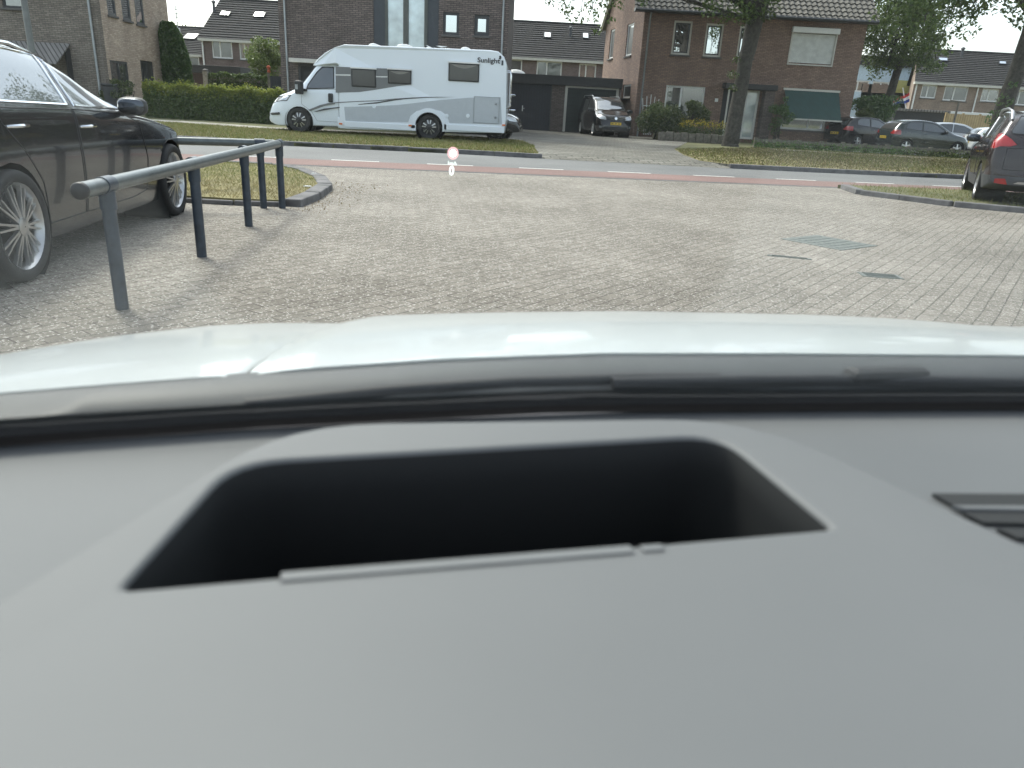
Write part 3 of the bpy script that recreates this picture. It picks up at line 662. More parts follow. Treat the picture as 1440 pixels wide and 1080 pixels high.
HATCH = dict(n=64, r=.31, base=2.51, track=.835, crown=.06, bulge=.025,
 zr=[(-.7, .62), (-.66, .92), (-.52, 1.14), (-.25, 1.38), (.1, 1.45), (.7, 1.485), (1.2, 1.45), (1.7, 1.28), (2.2, 1.02), (2.4, .95), (2.9, .86), (3.15, .74), (3.28, .52)],
 zs=[(-.7, .5), (-.65, .86), (-.5, .99), (0, .99), (1.2, .94), (2.2, .89), (2.8, .80), (3.15, .66), (3.28, .45)],
 wb=[(-.7, .64), (-.6, .78), (-.3, .83), (0, .84), (1.5, .84), (2.6, .83), (3.0, .72), (3.28, .45)],
 wr=[(-.7, .58), (-.5, .64), (-.2, .64), (.7, .65), (1.4, .67), (2.2, .70), (2.9, .6), (3.28, .35)],
 zb=[(-.7, .34), (-.3, .24), (0, .2), (2.6, .2), (3.28, .28)], mirror=(1.75, .80, .96), mscale=1.0, mirror_mat='plastic',
 panels=[('side_window', 'carglass_dim', [(.72, 1.02), (1.5, .98), (1.95, .96), (1.6, 1.17), (1.25, 1.32), (.75, 1.385)], 'side', SEAL),
         ('side_window', 'carglass_dim', [(-.12, 1.08), (.65, 1.02), (.68, 1.39), (.15, 1.37), (-.05, 1.28)], 'side', SEAL),
         ('rear_window', 'carglass', [(-.56, 1.05), (.56, 1.05), (.5, 1.36), (-.5, 1.36)], 'rear', SEAL),
         ('windscreen', 'carglass', [(-.62, .98), (.62, .98), (.53, 1.39), (-.53, 1.39)], 'front', SEAL),
         ('taillight', 'lamp_red', [(.46, .84), (.9, .80), (.9, 1.0), (.6, 1.0)], 'rear', None),
         ('headlight', 'lamp_clear', [(.42, .60), (.75, .64), (.8, .8), (.5, .74)], 'front', None),
         ('door', 'PAINT', [(.68, .3), (1.85, .3), (1.95, .6), (1.92, .89), (.68, .97)], 'side', GAP)],
 extras=[plate(-.705, .66, -1), handles([(.85, .845, .86), (.0, .845, .9)], 'grey_plastic')])

# ------------------------------------------------------------------ ground, road, verges
def v2(p): return (p.x, p.y)
rd = Vector((math.cos(R(9.2)), math.sin(R(9.2)))); rn = Vector((-rd.y, rd.x)); rO = Vector((1.57, 14.95))
def RL(s, off): p = rO+rd*s+rn*off; return (p.x, p.y)
far_edge = [(-90, 13.0), (-30, 16.6), (-8.5, 18.95), (-2.0, 19.75), (.45, 19.72), (5.5, 20.0), (10, 20.6), (20, 22.2), (90, 34)]
sheet('ground', [(-400, -400), (400, -400), (400, 600), (-400, 600)], -.06, 'soil')
sheet('paving', [(-70, -30), (70, -30), RL(70, .02), RL(-70, .02)], 0, 'paving')
sheet('road', [RL(-85, 0), RL(85, 0), (90, 34)]+far_edge[::-1][1:], .004, 'asphalt')
sheet('red_cycle_lane', [RL(-85, .06), RL(85, .06), RL(85, 1.42), RL(-85, 1.42)], .008, 'red_lane')
m = MB()
for i in range(-16, 17):
    s0 = -6.75+i*1.915-.45
    a, b, c, d = RL(s0, 1.43), RL(s0+.95, 1.43), RL(s0+.95, 1.53), RL(s0, 1.53); m.add([(*q, .012) for q in (a, b, c, d)], [(0, 1, 2, 3)])
struct(m.build('road_marking', 'marking'))
m = MB(); 
for i in range(-60, 60): m.frame_box((*RL(i*.8, -.10), -.05), Vector((*(rd*.79), 0)), Vector((*(rn*.10), 0)), (0, 0, .055))
struct(m.build('edge_stone', 'kerb', bevel=.006))
sheet('yard', [(-90, 13.0), (-30, 16.6), (-8.5, 18.95), (-2.0, 19.75), (.3, 19.76), (.3, 24), (6.9, 24), (6.9, 20.2), (10, 20.6), (20, 22.2), (90, 34), (90, 150), (-90, 150)], .08, 'soil', .12)
kerb_line('kerb', [p for p in far_edge if -31 < p[0] < .5], .14, .115)
kerb_line('kerb', [(5.3, 20.0), (6.6, 20.12), (10, 20.6), (20, 22.2), (60, 29)], .14, .115)
vl = [(-40, 15.9), (-30, 16.75), (-8.5, 19.1), (-2.0, 19.9), (.35, 19.86)]
verge_left = vl+[v2(gnd(750, 205, .1)), v2(gnd(735, 199, .1)), v2(gnd(700, 194.5, .1)), v2(gnd(360, 180.5, .1)), v2(gnd(250, 172.5, .1)), (-40, 26)]
sheet('grass_verge', verge_left, .105, 'soil', .12)
sw = [v2(gnd(735, 199, .1)), v2(gnd(700, 194.5, .1)), v2(gnd(360, 180.5, .1)), v2(gnd(250, 172.5, .1)), (-40, 26)]
sheet('sidewalk', [(p[0], p[1]+.01) for p in sw]+[(p[0], p[1]+1.6) for p in sw[::-1]], .10, 'sidewalk', .1)
verge_right = [v2(gnd(948, 209.5, .1)), v2(gnd(962, 218, .1)), v2(gnd(985, 226, .1)), (5.3, 20.12), (6.6, 20.25), (10, 20.74), (20, 22.35), (60, 29.2), (60, 37), (26, 33.2), v2(gnd(1200, 216, .1)), v2(gnd(1060, 209, .1))]
sheet('grass_verge', verge_right, .105, 'soil_dry', .12)
drive = [(.3, 20.3), (4.95, 20.55), (5.3, 20.12), v2(gnd(985, 226, .1)), v2(gnd(962, 218, .1)), v2(gnd(948, 209.5, .1)), (7.4, 36), (6.4, 42.2), (-3, 42.2), (-3, 31), v2(gnd(735, 199, .1)), v2(gnd(750, 205, .1))]
sheet('driveway', [(.3, 19.66, .008), (5.35, 19.96, .008), (5.1, 20.56, .094), (.3, 20.305, .094)], .05, 'driveway')
sheet('driveway', drive, .096, 'driveway', .1)
pth = [(10.2, 33.0), (16, 33.1), (26, 33.6), (60, 37.4)]
sheet('footpath', [(p[0], p[1]-1.0) for p in pth]+[(p[0], p[1]+.1) for p in pth[::-1]], .111, 'sidewalk', .02)
sheet('car_park', [(14, 35.4), (60, 37), (60, 47), (14, 46)], .10, 'asphalt', .02)
# islands
isl = [(-16, 7.6), v2(gnd(262, 284)), v2(gnd(330, 288)), v2(gnd(399, 290)), v2(gnd(428, 279)), v2(gnd(447, 266)), v2(gnd(440, 255)), v2(gnd(415, 244)), v2(gnd(380, 237)), v2(gnd(300, 233)), (-16, 11.3)]
sheet('grass_island', isl, .07, 'soil_dry', .1)
kerb_line('kerb', isl[3:10], -.20, .085, stone=.55)
kerb_line('kerb', [(-16, 7.6)]+isl[1:4], -.06, .05)
isr = [v2(gnd(1193, 266)), v2(gnd(1215, 274)), v2(gnd(1270, 281)), v2(gnd(1340, 290)), v2(gnd(1440, 299)), (13.5, 9.3), (24, 4), (34, 19.2), RL(18, -.15), RL(4.8, -.15)]
sheet('grass_island', isr, .07, 'soil', .1)
kerb_line('kerb', isr[:7], -.16, .09)
# grass
n = 70000; P = scatter(isl, n, .07); dry = (P[:, 1] < 10.4+rng.normal(0, .6, len(P))).astype(int); blades('grass', P, .035, .006, ['grass', 'grass_dry'], .9, dry)
P = scatter([(p[0], min(p[1], 22)) for p in isr], 50000, .07); blades('grass', P, .06, .009, ['grass', 'grass_dry'], .7, (rng.random(len(P)) < .18).astype(int))
P = scatter([(-20, 18), *vl[2:], *verge_left[5:9], (-20, 28)], 60000, .105); blades('grass', P, .055, .022, ['grass', 'grass_dry'], .9, (rng.random(len(P)) < .35+.12*np.sin(P[:, 0]*1.3+P[:, 1])).astype(int))
P = scatter([(5, 20.2), (10, 20.74), (20, 22.35), (30, 24), (30, 34), (10, 33.5), *verge_right[:4]], 55000, .105); blades('grass', P, .05, .024, ['grass', 'grass_brown', 'grass_dry'], .9, (rng.random(len(P)) < .18)+(rng.random(len(P)) < .62+.2*np.sin(P[:, 0]*.9)).astype(int))
# litter of dead leaves in the paving beside the island, dark metal covers in the paving
P = np.column_stack([rng.normal(-2.45, .22, 420), rng.uniform(8.2, 11.5, 420), np.full(420, .008)]); tag(leaf_cloud('leaf_litter', P, .02, leafmat('dead_leaf', [(.16, .11, .06), (.26, .2, .12)]), up=.9), kind='stuff')
def cover(label, px, rz, a, b, name='drain_cover', cat='drain cover'):
    t = thing(name, label, cat, (*v2(gnd(*px)), 0), rz); m = MB(); m.box((-a, -b, -.04), (a, b, .006)); m.build('lid', plain('iron_'+str(px[0]), (.15, .165, .15), .6, .2, var=.35, vs=30), t, bevel=.004)
    f = MB()
    for i in range(6): f.box((-a*.8, -b*.8+i*b*.3, .006), (a*.8, -b*.8+i*b*.3+b*.1, .009))
    f.build('ribs', MATS['iron_'+str(px[0])], t)
cover('large square greenish inspection cover flush in the block paving', (1165, 341), R(38), .36, .36)
cover('small dark drain cover in the paving near the bonnet', (1238, 388), R(-6), .17, .09)
cover('thin dark slot cover in the paving beside the square cover', (1110, 362), R(-14), .20, .03)
for k, (a, b) in enumerate((((433, 272), .05), ((442, 252.5), .035))):
    m = MB(); m.prism([(*v2(gnd(*a)+Vector((x, y, 0))*b), .087) for x, y in ((-1, -.5), (1, -.4), (.8, .6), (-.7, .5))], (0, 0, .01)); tag(m.build('paper_scrap', 'white'), ('larger white scrap of paper on the near curve of the kerb', 'smaller pale scrap of paper at the tip of the kerb')[k], 'litter')

# ------------------------------------------------------------------ railing
rt = thing('railing', 'dark blue tubular steel railing around the parking bay', 'railing', (*v2(gnd(172, 436)), 0)); ro = rt.location.copy()
posts = [gnd(172, 434), gnd(284, 361), gnd(350, 318), gnd(397, 292.5), gnd(368, 288.5)]; rz_ = .69
d1 = (posts[3]-posts[0]).normalized(); A = posts[0]-d1*.30; B = posts[3]+d1*.06; z = Vector((0, 0, rz_))
m = MB(ro); m.tube([A+z, B+z], .042, 14); o = m.build('top_rail', 'rail_steel', rt, True)
k = MB(ro); k.lathe([(.044, -.012), (.044, .012), (.036, .02)], A+z, -d1, 16); k.build('end_cap', 'cap', o, True)
Q = gnd(250, 198, rz_); d2 = (Q-(posts[3]+z)); d2.z = 0; d2.normalize(); Q = posts[3]+z+d2*4.6
m = MB(ro); m.tube([posts[3]+z+d2*.05, Q], .040, 12); m.build('top_rail', 'rail_steel', rt, True)
for i, p in enumerate(posts+[posts[3]+d2*2.4, posts[3]+d2*4.4]):
    dd = d1 if i < 4 else d2
    if i == 4: p = posts[3]+d2*max(.2, (posts[4]-posts[3]).dot(d2))
    m = MB(ro); m.tube([p+Vector((0, 0, -.05)), p+Vector((0, 0, rz_-.02))], .037, 14); po = m.build('post', 'steel_blue', rt, True)
    s = MB(ro); s.tube([p+z-dd*.055, p+z+dd*.055], .0475, 16); s.tube([p+Vector((0, 0, rz_-.13)), p+Vector((0, 0, rz_-.03))], .0435, 14); s.build('clamp_sleeve', 'steel_blue', po, True)

# ------------------------------------------------------------------ houses
def W_front(x0, Y, z=0): return Wall((x0, Y, z), (1, 0, 0), (0, -1, 0))
# --- brick house with the awning
w = W_front(5.55, 41); L = 16.575-5.55; EV = 6.12; org = Vector((5.55, 41, 0))
h = thing('brick_house', 'brown brick house with green awning and closed white roller shutter', 'house', org)
sw_ = Wall((4.62, 51, 0), (5.55-4.62, -10, 0), (-1, -.09, 0)); SL = Vector((5.55-4.62, 10, 0)).length
up3 = [w.rectm(946, 972, 957, 29, 77), w.rectm(991, 1016, 1003, 33, 80), w.rectm(1038, 1062, 1051, 37, 82)]
shut = w.rectm(1112, 1174, 1144, 39, 90); lr = w.rectm(935, 990, 964, 121, 160); lr[2] = 1.15
aw = w.rectm(1101, 1164, 1131, 129, 183); dr = w.rectm(1013, 1064, 1035, 126, 195); dr[2] = .25
sd1 = sw_.rectm(857, 863, 860, 42, 82); sd2 = sw_.rectm(880, 889, 884, 34, 78); sd3 = sw_.rectm(875, 886, 880, 119, 138)
m = MB(org); wall_mesh(m, w, 0, L, 0, EV, up3+[shut, lr, aw, dr]); wall_mesh(m, sw_, 0, SL, 0, EV, [sd1, sd2, sd3])
R0 = Vector((5.55, 46, EV+4.1)); R1 = Vector((16.575, 46, EV+4.1))
m.add([w.P(0, EV), (4.62, 51, EV), (5.1, 46, EV+4.1)], [(0, 1, 2)]); wall_mesh(m, Wall((16.575, 41, 0), (0, 1, 0), (1, 0, 0)), 0, 10, 0, EV); m.add([w.P(L, EV), (16.575, 51, EV), (16.575, 46, EV+4.1)], [(0, 1, 2)])
m.add([(4.62, 51, 0), (16.575, 51, 0), (16.575, 51, EV), (4.62, 51, EV)], [(0, 1, 2, 3)]); m.build('wall', 'brick_brown', h)
tile_roof('roof', (5.0, 40.55, EV-.16), (17.0, 40.55, EV-.16), (5.0, 46, EV+4.28), (17.0, 46, EV+4.28), 'tile_brown', h, org, .28, .36, .04, .05)
tile_roof('roof', (4.3, 51.45, EV-.16), (17.0, 51.45, EV-.16), (5.0, 46, EV+4.28), (17.0, 46, EV+4.28), 'tile_brown', h, org, .4, .4, .03, .05, True)
m = MB(org); m.tube([(5.0, 40.5, EV-.16), (17.0, 40.5, EV-.16)], .07, 8); m.box((5.0, 40.58, EV-.22), (17.0, 40.98, EV-.05)); m.build('gutter', 'dframe', h)
m = MB(org); m.prism([(4.25, 51.4, EV-.3), (5.0, 46, EV+4.12), (5.0, 46, EV+4.35), (4.25, 51.5, EV-.1)], (.12, 0, 0)); m.build('verge_board', 'white', h)
for r_ in up3: f = window(w, r_, h, org, 'cream', 'pane_sky', .09); k = MB(org); a = [r_[0]+.09, r_[1]-.09, r_[2]+.09, r_[3]-.09]; [k.frame_box(w.P(x, zz, -.10), w.d*xx, w.n*.025, (0, 0, zc)) for x, zz, xx, zc in ((a[0], a[2], .06, a[3]-a[2]), (a[1]-.06, a[2], .06, a[3]-a[2]), (a[0]+.06, a[2], a[1]-a[0]-.12, .06), (a[0]+.06, a[3]-.06, a[1]-a[0]-.12, .06))]; k.build('sash', 'dframe', f)
for r_, gl in ((sd1, 'pane'), (sd2, 'pane'), (sd3, 'pane')): window(sw_, r_, h, org, 'white', gl, .09)
f = window(w, lr, h, org, 'white', 'pane', .09, [.40])
m = MB(org); x0, x1, z0, z1 = shut; m.frame_box(w.P(x0+.02, z0+.02, -.05), w.d*(x1-x0-.04), w.n*.03, (0, 0, z1-z0-.3)); ro_ = m.build('roller_shutter', 'shutter', h)
m = MB(org); m.frame_box(w.P(x0-.08, z1-.26, -.04), w.d*(x1-x0+.16), w.n*.24, (0, 0, .26)); m.build('shutter_box', 'white', ro_, bevel=.03)
m = MB(org); m.frame_box(w.P(x0-.05, z0-.02, -.04), w.d*.07, w.n*.08, (0, 0, z1-z0-.24)); m.frame_box(w.P(x1-.02, z0-.02, -.04), w.d*.07, w.n*.08, (0, 0, z1-z0-.24)); m.frame_box(w.P(x0-.05, z0-.09, -.04), w.d*(x1-x0+.10), w.n*.1, (0, 0, .06)); m.build('shutter_frame', 'cream', ro_)
lw = [aw[0]+.05, w.px(1160, 175)[0], aw[2], aw[3]]; f = window(w, [aw[0], aw[1], aw[2], aw[3]], h, org, 'white', 'pane', .09, [.62])
x0, x1 = aw[0]-.12, w.px(1178, 133)[0]; zt = aw[3]+.05; zb = zt-1.34; m = MB(org); m.add([w.P(x0, zt, .08), w.P(x1, zt, .08), w.P(x1+.05, zb, .95), w.P(x0+.15, zb, .95)], [(0, 1, 2, 3)]); ao = m.build('awning_cloth', 'awning', h, solid=.012)
m = MB(org); m.frame_box(w.P(x0-.05, zt-.02, .02), w.d*(x1-x0+.1), w.n*.12, (0, 0, .10)); m.frame_box(w.P(x0+.10, zb-.07, .93), w.d*(x1-x0), w.n*.05, (0, 0, .07)); m.tube([w.P(x0+.2, zb-.03, .93), w.P(x0+.1, zb+.5, .05)], .018, 6); m.tube([w.P(x1+.0, zb-.03, .93), w.P(x1-.1, zb+.5, .05)], .018, 6); m.build('awning_frame', 'cream', ao)
mid = (dr[0]+dr[1])/2; door(w, [dr[0]+.55, mid+.25, .25, dr[3]], h, org, 'navy', 'dframe', name='front_door')
m = MB(org); m.frame_box(w.P(dr[0], .25, -.12), w.d*.55, w.n*.06, (0, 0, dr[3]-.25)); m.build('side_panel', 'shedwood', h); window(w, [mid+.25, dr[1], .25, dr[3]], h, org, 'white', 'pane_blind', .1, sill=False, name='side_light')
m = MB(org); m.frame_box(w.P(dr[0]-.1, dr[3]+.02, 0), w.d*(dr[1]-dr[0]+.75), w.n*.75, (0, 0, .26)); m.build('porch_roof', 'fascia', h, bevel=.02)
m = MB(org); m.frame_box(w.P(dr[0]+.10, .2, .55), w.d*.07, w.n*.07, (0, 0, dr[3]-.18)); m.build('porch_post', 'cream', h)
m = MB(org); m.frame_box(w.P(dr[1]+.12, .0, 0), w.d*.5, w.n*.55, (0, 0, dr[3])); m.build('porch_wall', 'brick_dark', h)
m = MB(org); m.frame_box(w.P(*w.px(1005, 143), 0), w.d*.16, w.n*.02, (0, 0, .16)); m.build('house_number_plate', 'white', h)
pipe(h, org, [w.P(.28, EV-.2, .35), w.P(.28, EV-.5, .08), w.P(.24, .1, .08)], .045)
# --- garage
g = W_front(-2.0, 42); org = Vector((-2, 42, 0)); gh = thing('garage', 'flat roofed double garage with navy door and green black door', 'garage', org)
GL = g.px(876, 111)[0]; ZT = 2.80
d1_ = g.rectm(700, 775, 740, 114, 183); d1_[2] = .1; d2_ = g.rectm(793, 868, 830, 121, 187); d2_[2] = .1
m = MB(org); wall_mesh(m, g, 0, GL, 0, ZT-.1, [d1_, d2_], .2); wall_mesh(m, Wall((-2, 42, 0), (0, 1, 0), (-1, 0, 0)), 0, 6.5, 0, ZT-.1); m.add([(-2, 48.5, 0), (4.6, 48.5, 0), (4.6, 48.5, ZT-.1), (-2, 48.5, ZT-.1)], [(0, 1, 2, 3)]); m.build('wall', 'brick_dark', gh)
m = MB(org); m.box((-2.05, 42.0, ZT-.12), (-2+GL, 48.6, ZT-.02)); m.frame_box(g.P(-.1, ZT-.42, .0), g.d*(GL+.1), g.n*.22, (0, 0, .46)); m.build('fascia', 'fascia', gh, bevel=.01)
dd = door(g, d1_, gh, org, 'navy', 'dframe', .06, (g.px(734, 152)[0], 1.15), 'garage_door'); dd2 = door(g, d2_, gh, org, 'greendoor', 'cream', .13, None, 'garage_door'); dd['label'] = 'navy boarded garage door with white handle'; dd2['label'] = 'green black ribbed garage door in pale frame'
m = MB(org); c = atY(725, 104, 44); m.blob((c.x, 44, ZT-.02), (.6, .5, .34), 16, 8); m.build('skylight_dome', 'white', gh, True)
# --- dark brick block behind the motorhome
w = W_front(-9.72, 31.5); L = 8.82; org = Vector((-9.72, 31.5, 0)); bh = thing('dark_house', 'dark brick house with tall pale panels behind the motorhome', 'house', org)
pn = w.rectm(525, 617, 571, -60, 90); wA = w.rectm(623, 645.5, 634, 17, 49); wB = w.rectm(667, 688, 678, 21, 50); pd = w.rectm(420, 446, 433, 90, 133); pd[2] = .1
m = MB(org); wall_mesh(m, w, 0, L, 0, 8.2, [pn, wA, wB, pd], .25); wall_mesh(m, Wall((-9.72, 31.5, 0), (0, 1, 0), (-1, 0, 0)), 0, 9, 0, 8.2); wall_mesh(m, Wall((-.9, 31.5, 0), (0, 1, 0), (1, 0, 0)), 0, 9, 0, 8.2); m.add([(-9.72, 40.5, 0), (-.9, 40.5, 0), (-.9, 40.5, 8.2), (-9.72, 40.5, 8.2)], [(0, 1, 2, 3)]); m.build('wall', 'brick_dark', bh)
m = MB(org); m.box((-9.9, 31.3, 8.2), (-.7, 40.7, 8.5)); m.build('roof', 'fascia', bh)
xs = [w.px(p, 40)[0] for p in (525, 541.5, 545, 567, 574, 596.5, 601, 617)]; z0, z1 = pn[2], pn[3]
m = MB(org); [m.frame_box(w.P(a, z0, -.10), w.d*(b-a), w.n*.06, (0, 0, z1-z0)) for a, b in ((xs[0], xs[1]), (xs[6], xs[7]))]; po = m.build('slate_cladding', 'slate', bh)
m = MB(org); [m.frame_box(w.P(a, z0, -.13), w.d*(b-a), w.n*.13, (0, 0, z1-z0)) for a, b in ((xs[1], xs[2]), (xs[3], xs[4]), (xs[5], xs[6]))]; m.build('panel_frame', plain('frame_olive', (.085, .09, .08), .5), bh)
m = MB(org); [m.frame_box(w.P(a, z0, -.14), w.d*(b-a), w.n*.03, (0, 0, z1-z0)) for a, b in ((xs[2], xs[3]), (xs[4], xs[5]))]; m.build('tall_panel', 'palepanel', bh)
window(w, wA, bh, org, 'dframe', 'pane_sky', .10); window(w, wB, bh, org, 'dframe', 'pane_sky', .13)
door(w, pd, bh, org, 'shedwood', 'dframe'); m = MB(org); m.frame_box(w.P(pd[0]-.15, pd[3]+.02, 0), w.d*(pd[1]-pd[0]+.9), w.n*.7, (0, 0, .14)); m.build('porch_roof', 'cream', bh)
for p in (403, 706): x = w.px(p, 60)[0]; pipe(bh, org, [w.P(x, 8.1, .07), w.P(x, .1, .07)], .04)
# --- house on the left
w = W_front(-30, 31.7); org = Vector((-16.82, 31.7, 0)); lh = thing('left_house', 'tall house with grey front wall and beige brick side', 'house', org); XL = 13.18
s = Wall((-16.82, 31.7, 0), (-.03, 1, 0), (1, .03, 0)); SD = s.px(238, 40)[0]
wt = w.rectm(1, 32, 16, -22, 11); lw_ = [s.rectm(149, 161, 155, -28, 21), s.rectm(170, 182, 176, -25, 28), s.rectm(189, 201, 195, -22, 34)]; gw = s.rectm(156.5, 181, 169, 86, 124); gd = s.rectm(199.5, 218, 209, 86, 130); gd[2] = .3
m = MB(org); wall_mesh(m, w, 0, XL, 0, 9, [wt]); m.build('front_wall', 'brick_grey', lh)
m = MB(org); wall_mesh(m, s, .28, SD, 0, 9, lw_+[gw, gd]); m.add([s.P(SD, 0), s.P(SD, 9), (-30, 40, 9), (-30, 40, 0)], [(0, 1, 2, 3)]); m.build('side_wall', 'brick_beige', lh)
m = MB(org); wall_mesh(m, s, 0, .28, 0, 9); m.build('corner_wall', 'brick_grey', lh)
m = MB(org); m.prism([(-30.2, 31.4, 9), (-16.5, 31.4, 9), (-16.5, 31.7+SD+.3, 9), (-30.2, 41, 9)], (0, 0, .4)); m.build('roof', 'fascia', lh)
window(w, wt, lh, org, 'dframe', 'pane', .08)
for r_ in lw_: window(s, r_, lh, org, 'dframe', 'pane_sky', .09, inset=.01)
window(s, gw, lh, org, 'dframe', 'pane', .08, [.5], inset=.02); window(s, gd, lh, org, 'dframe', 'pane_dim', .09, [.3, .6], sill=False)
x = w.px(133, 60)[0]; pipe(lh, org, [w.P(x, 8.9, .07), w.P(x, .1, .07)], .05)
cn = w.rectm(52, 101, 76, 62, 88); zt = cn[3]; m = MB(org); m.add([w.P(cn[0]-1, zt, .02), w.P(cn[1], zt, .02), w.P(cn[1]-.1, zt-.78, 1.0), w.P(cn[0]-1, zt-.78, 1.0)], [(0, 1, 2, 3)]); m.build('porch_roof', 'corr', lh, solid=.05)
m = MB(org); m.frame_box(w.P(cn[1]-.15, .1, .0), w.d*.1, w.n*.25, (0, 0, zt-.25)); m.build('porch_post', 'fascia', lh)
# --- terraces behind
def terrace(name, label, Y, x0, x1, ev, rdg, depth, bm_, rects, lights=(), tile='tile_dark', fcol='white', vents=(), pipes=(), skew=0, sash=(.4,), glass='pane_dim'):
    w = W_front(x0, Y); org = Vector((x0, Y, 0)); t = thing(name, label, 'house', org); m = MB(org); L = x1-x0
    rs = [w.rectm(*r) for r in rects]; wall_mesh(m, w, 0, L, 0, ev, rs)
    for x in (x0, x1):
        xk = lambda y, x=x: x+(skew*x/Y*y if x == x0 else 0)
        m.add([(x, Y, 0), (xk(depth), Y+depth, 0), (xk(depth), Y+depth, ev), (x, Y, ev)], [(0, 1, 2, 3)]); m.add([(x, Y, ev), (xk(depth), Y+depth, ev), (xk(depth/2), Y+depth/2, rdg-.1)], [(0, 1, 2)])
    m.add([(x0, Y+depth, 0), (x1, Y+depth, 0), (x1, Y+depth, ev), (x0, Y+depth, ev)], [(0, 1, 2, 3)]); m.build('wall', bm_, t)
    e0, e1, r0, r1 = (x0-.15, Y-.35, ev-.15), (x1+.15, Y-.35, ev-.15), (x0-.15+skew*x0/Y*depth/2, Y+depth/2, rdg), (x1+.15, Y+depth/2, rdg)
    tile_roof('roof', e0, e1, r0, r1, tile, t, org, .32, .36, .035, .06, True)
    tile_roof('roof', (x0-.15+skew*x0/Y*depth, Y+depth+.35, ev-.15), (x1+.15, Y+depth+.35, ev-.15), r0, r1, tile, t, org, .6, .6, .02, .04, True)
    m = MB(org); m.box((x0-.1, Y-.36, ev-.30), (x1+.1, Y-.002, ev-.12)); m.build('fascia', 'cream', t)
    m = MB(org); m.tube([(x0-.15+skew*x0/Y*depth/2, Y+depth/2, rdg+.03), (x1+.15, Y+depth/2, rdg+.03)], .11, 8); m.build('ridge', tile, t)
    for i, r in enumerate(rs): window(w, r, t, org, fcol, glass if i % 3 < 2 else 'pane', .09, sash)
    E0, RR = Vector(e0), Vector(r0); sl = RR-E0; nrm = Vector((0, -sl.z, sl.y)).normalized()
    def onroof(px, py):
        r = ray(px, py); c = Vector((0, 0, CAM_H)); q = (E0+nrm*.06-c).dot(nrm)/r.dot(nrm); return c+r*q
    for a, b in lights:
        p, q = onroof(*a), onroof(*b); sl_ = sl.normalized(); hgt = max(.5, (p-q).dot(sl_)); wid = q.x-p.x; o = Vector((p.x, p.y, p.z))-sl_*hgt
        k = MB(org); k.frame_box(o, (wid, 0, 0), sl_*hgt, nrm*.09); f = k.build('roof_window', 'dframe', t); k = MB(org); k.frame_box(o+Vector((.07, 0, 0))+sl_*.07+nrm*.05, (wid-.14, 0, 0), sl_*(hgt-.14), nrm*.05); k.build('pane', 'pane_sky', f)
    for vx, vy in vents:
        p = onroof(vx, vy); k = MB(org); k.lathe([(.11, -.1), (.10, .5), (.17, .52), (.17, .62), (.05, .72)], p, (0, 0, 1), 10); k.build('roof_vent', 'grey_plastic', t, True)
    for pxx, pyy in pipes:
        x = w.px(pxx, pyy)[0]; pipe(t, org, [w.P(x, ev-.2, .08), w.P(x, .1, .08)], .06, 'white')
    return t
X = lambda px, py, Y: atY(px, py, Y).x; Z = lambda px, py, Y: atY(px, py, Y).z
e = Z(330, 54, 62); t1 = terrace('terraced_house', 'purple brick house with steep tiled roof behind the hedge', 62, X(284, 75, 62), X(470, 60, 62), e, Z(345, 1, 67), 10, 'brick_purple', [(298, 326.5, 312, 57, 82), (336.5, 355, 345, 60, 84), (366, 384, 375, 61, 84)], [((312, 17), (322, 23)), ((359, 18), (371, 25))], vents=[(301, 14)], pipes=[(286, 70)])
e = Z(265, 74, 66); t2 = terrace('terraced_house', 'lower roofed house between the clipped evergreen and the purple house', 66, X(205, 75, 66), X(283.6, 75, 66), e, Z(262, 39, 71), 10, 'brick_purple', [(256, 280, 268, 79, 92)], [((264, 48), (274, 56))], pipes=[])
k = MB(t2.location); p = atY(251, 52, 69); k.lathe([(.5, -.3), (.22, .25), (.2, .7)], p, (0, 0, 1), 10); k.build('chimney', 'white', t2); k = MB(t2.location); k.tube([p, p+Vector((0, 0, 2.4))], .04, 6); [k.tube([p+Vector((-.5, 0, z_)), p+Vector((.5, 0, z_))], .03, 5) for z_ in (1.5, 1.8, 2.1)]; k.build('antenna', 'zinc', t2)
e = Z(780, 81, 66); t3 = terrace('terraced_house', 'long low terrace with dark roof seen over the garage', 66, X(690, 80, 66), X(905, 85, 66), e, Z(780, 33, 71), 10, 'brick_purple', [(704, 734, 720, 83, 106), (754.5, 790, 772, 86, 110), (814, 838, 826, 90, 114)], [((765, 46.5), (775, 54)), ((819, 47.5), (828, 55))], vents=[(802, 50)])
e = Z(1350, 116, 66); t4 = terrace('terraced_house', 'tan brick terrace with white windows behind the car park', 66, X(1283, 130, 66), X(1500, 130, 66), e, Z(1350, 73, 71), 10, 'brick_tan', [(1295.5, 1317, 1306, 119, 138), (1327.5, 1361, 1344, 121, 142), (1380, 1404, 1392, 125, 143), (1421, 1450, 1435, 127, 148)], [((1319, 82), (1338, 90)), ((1404, 87), (1420, 94))], vents=[(1352, 79)], pipes=[(1371, 140), (1284, 140)], sash=(.42,), skew=.92)
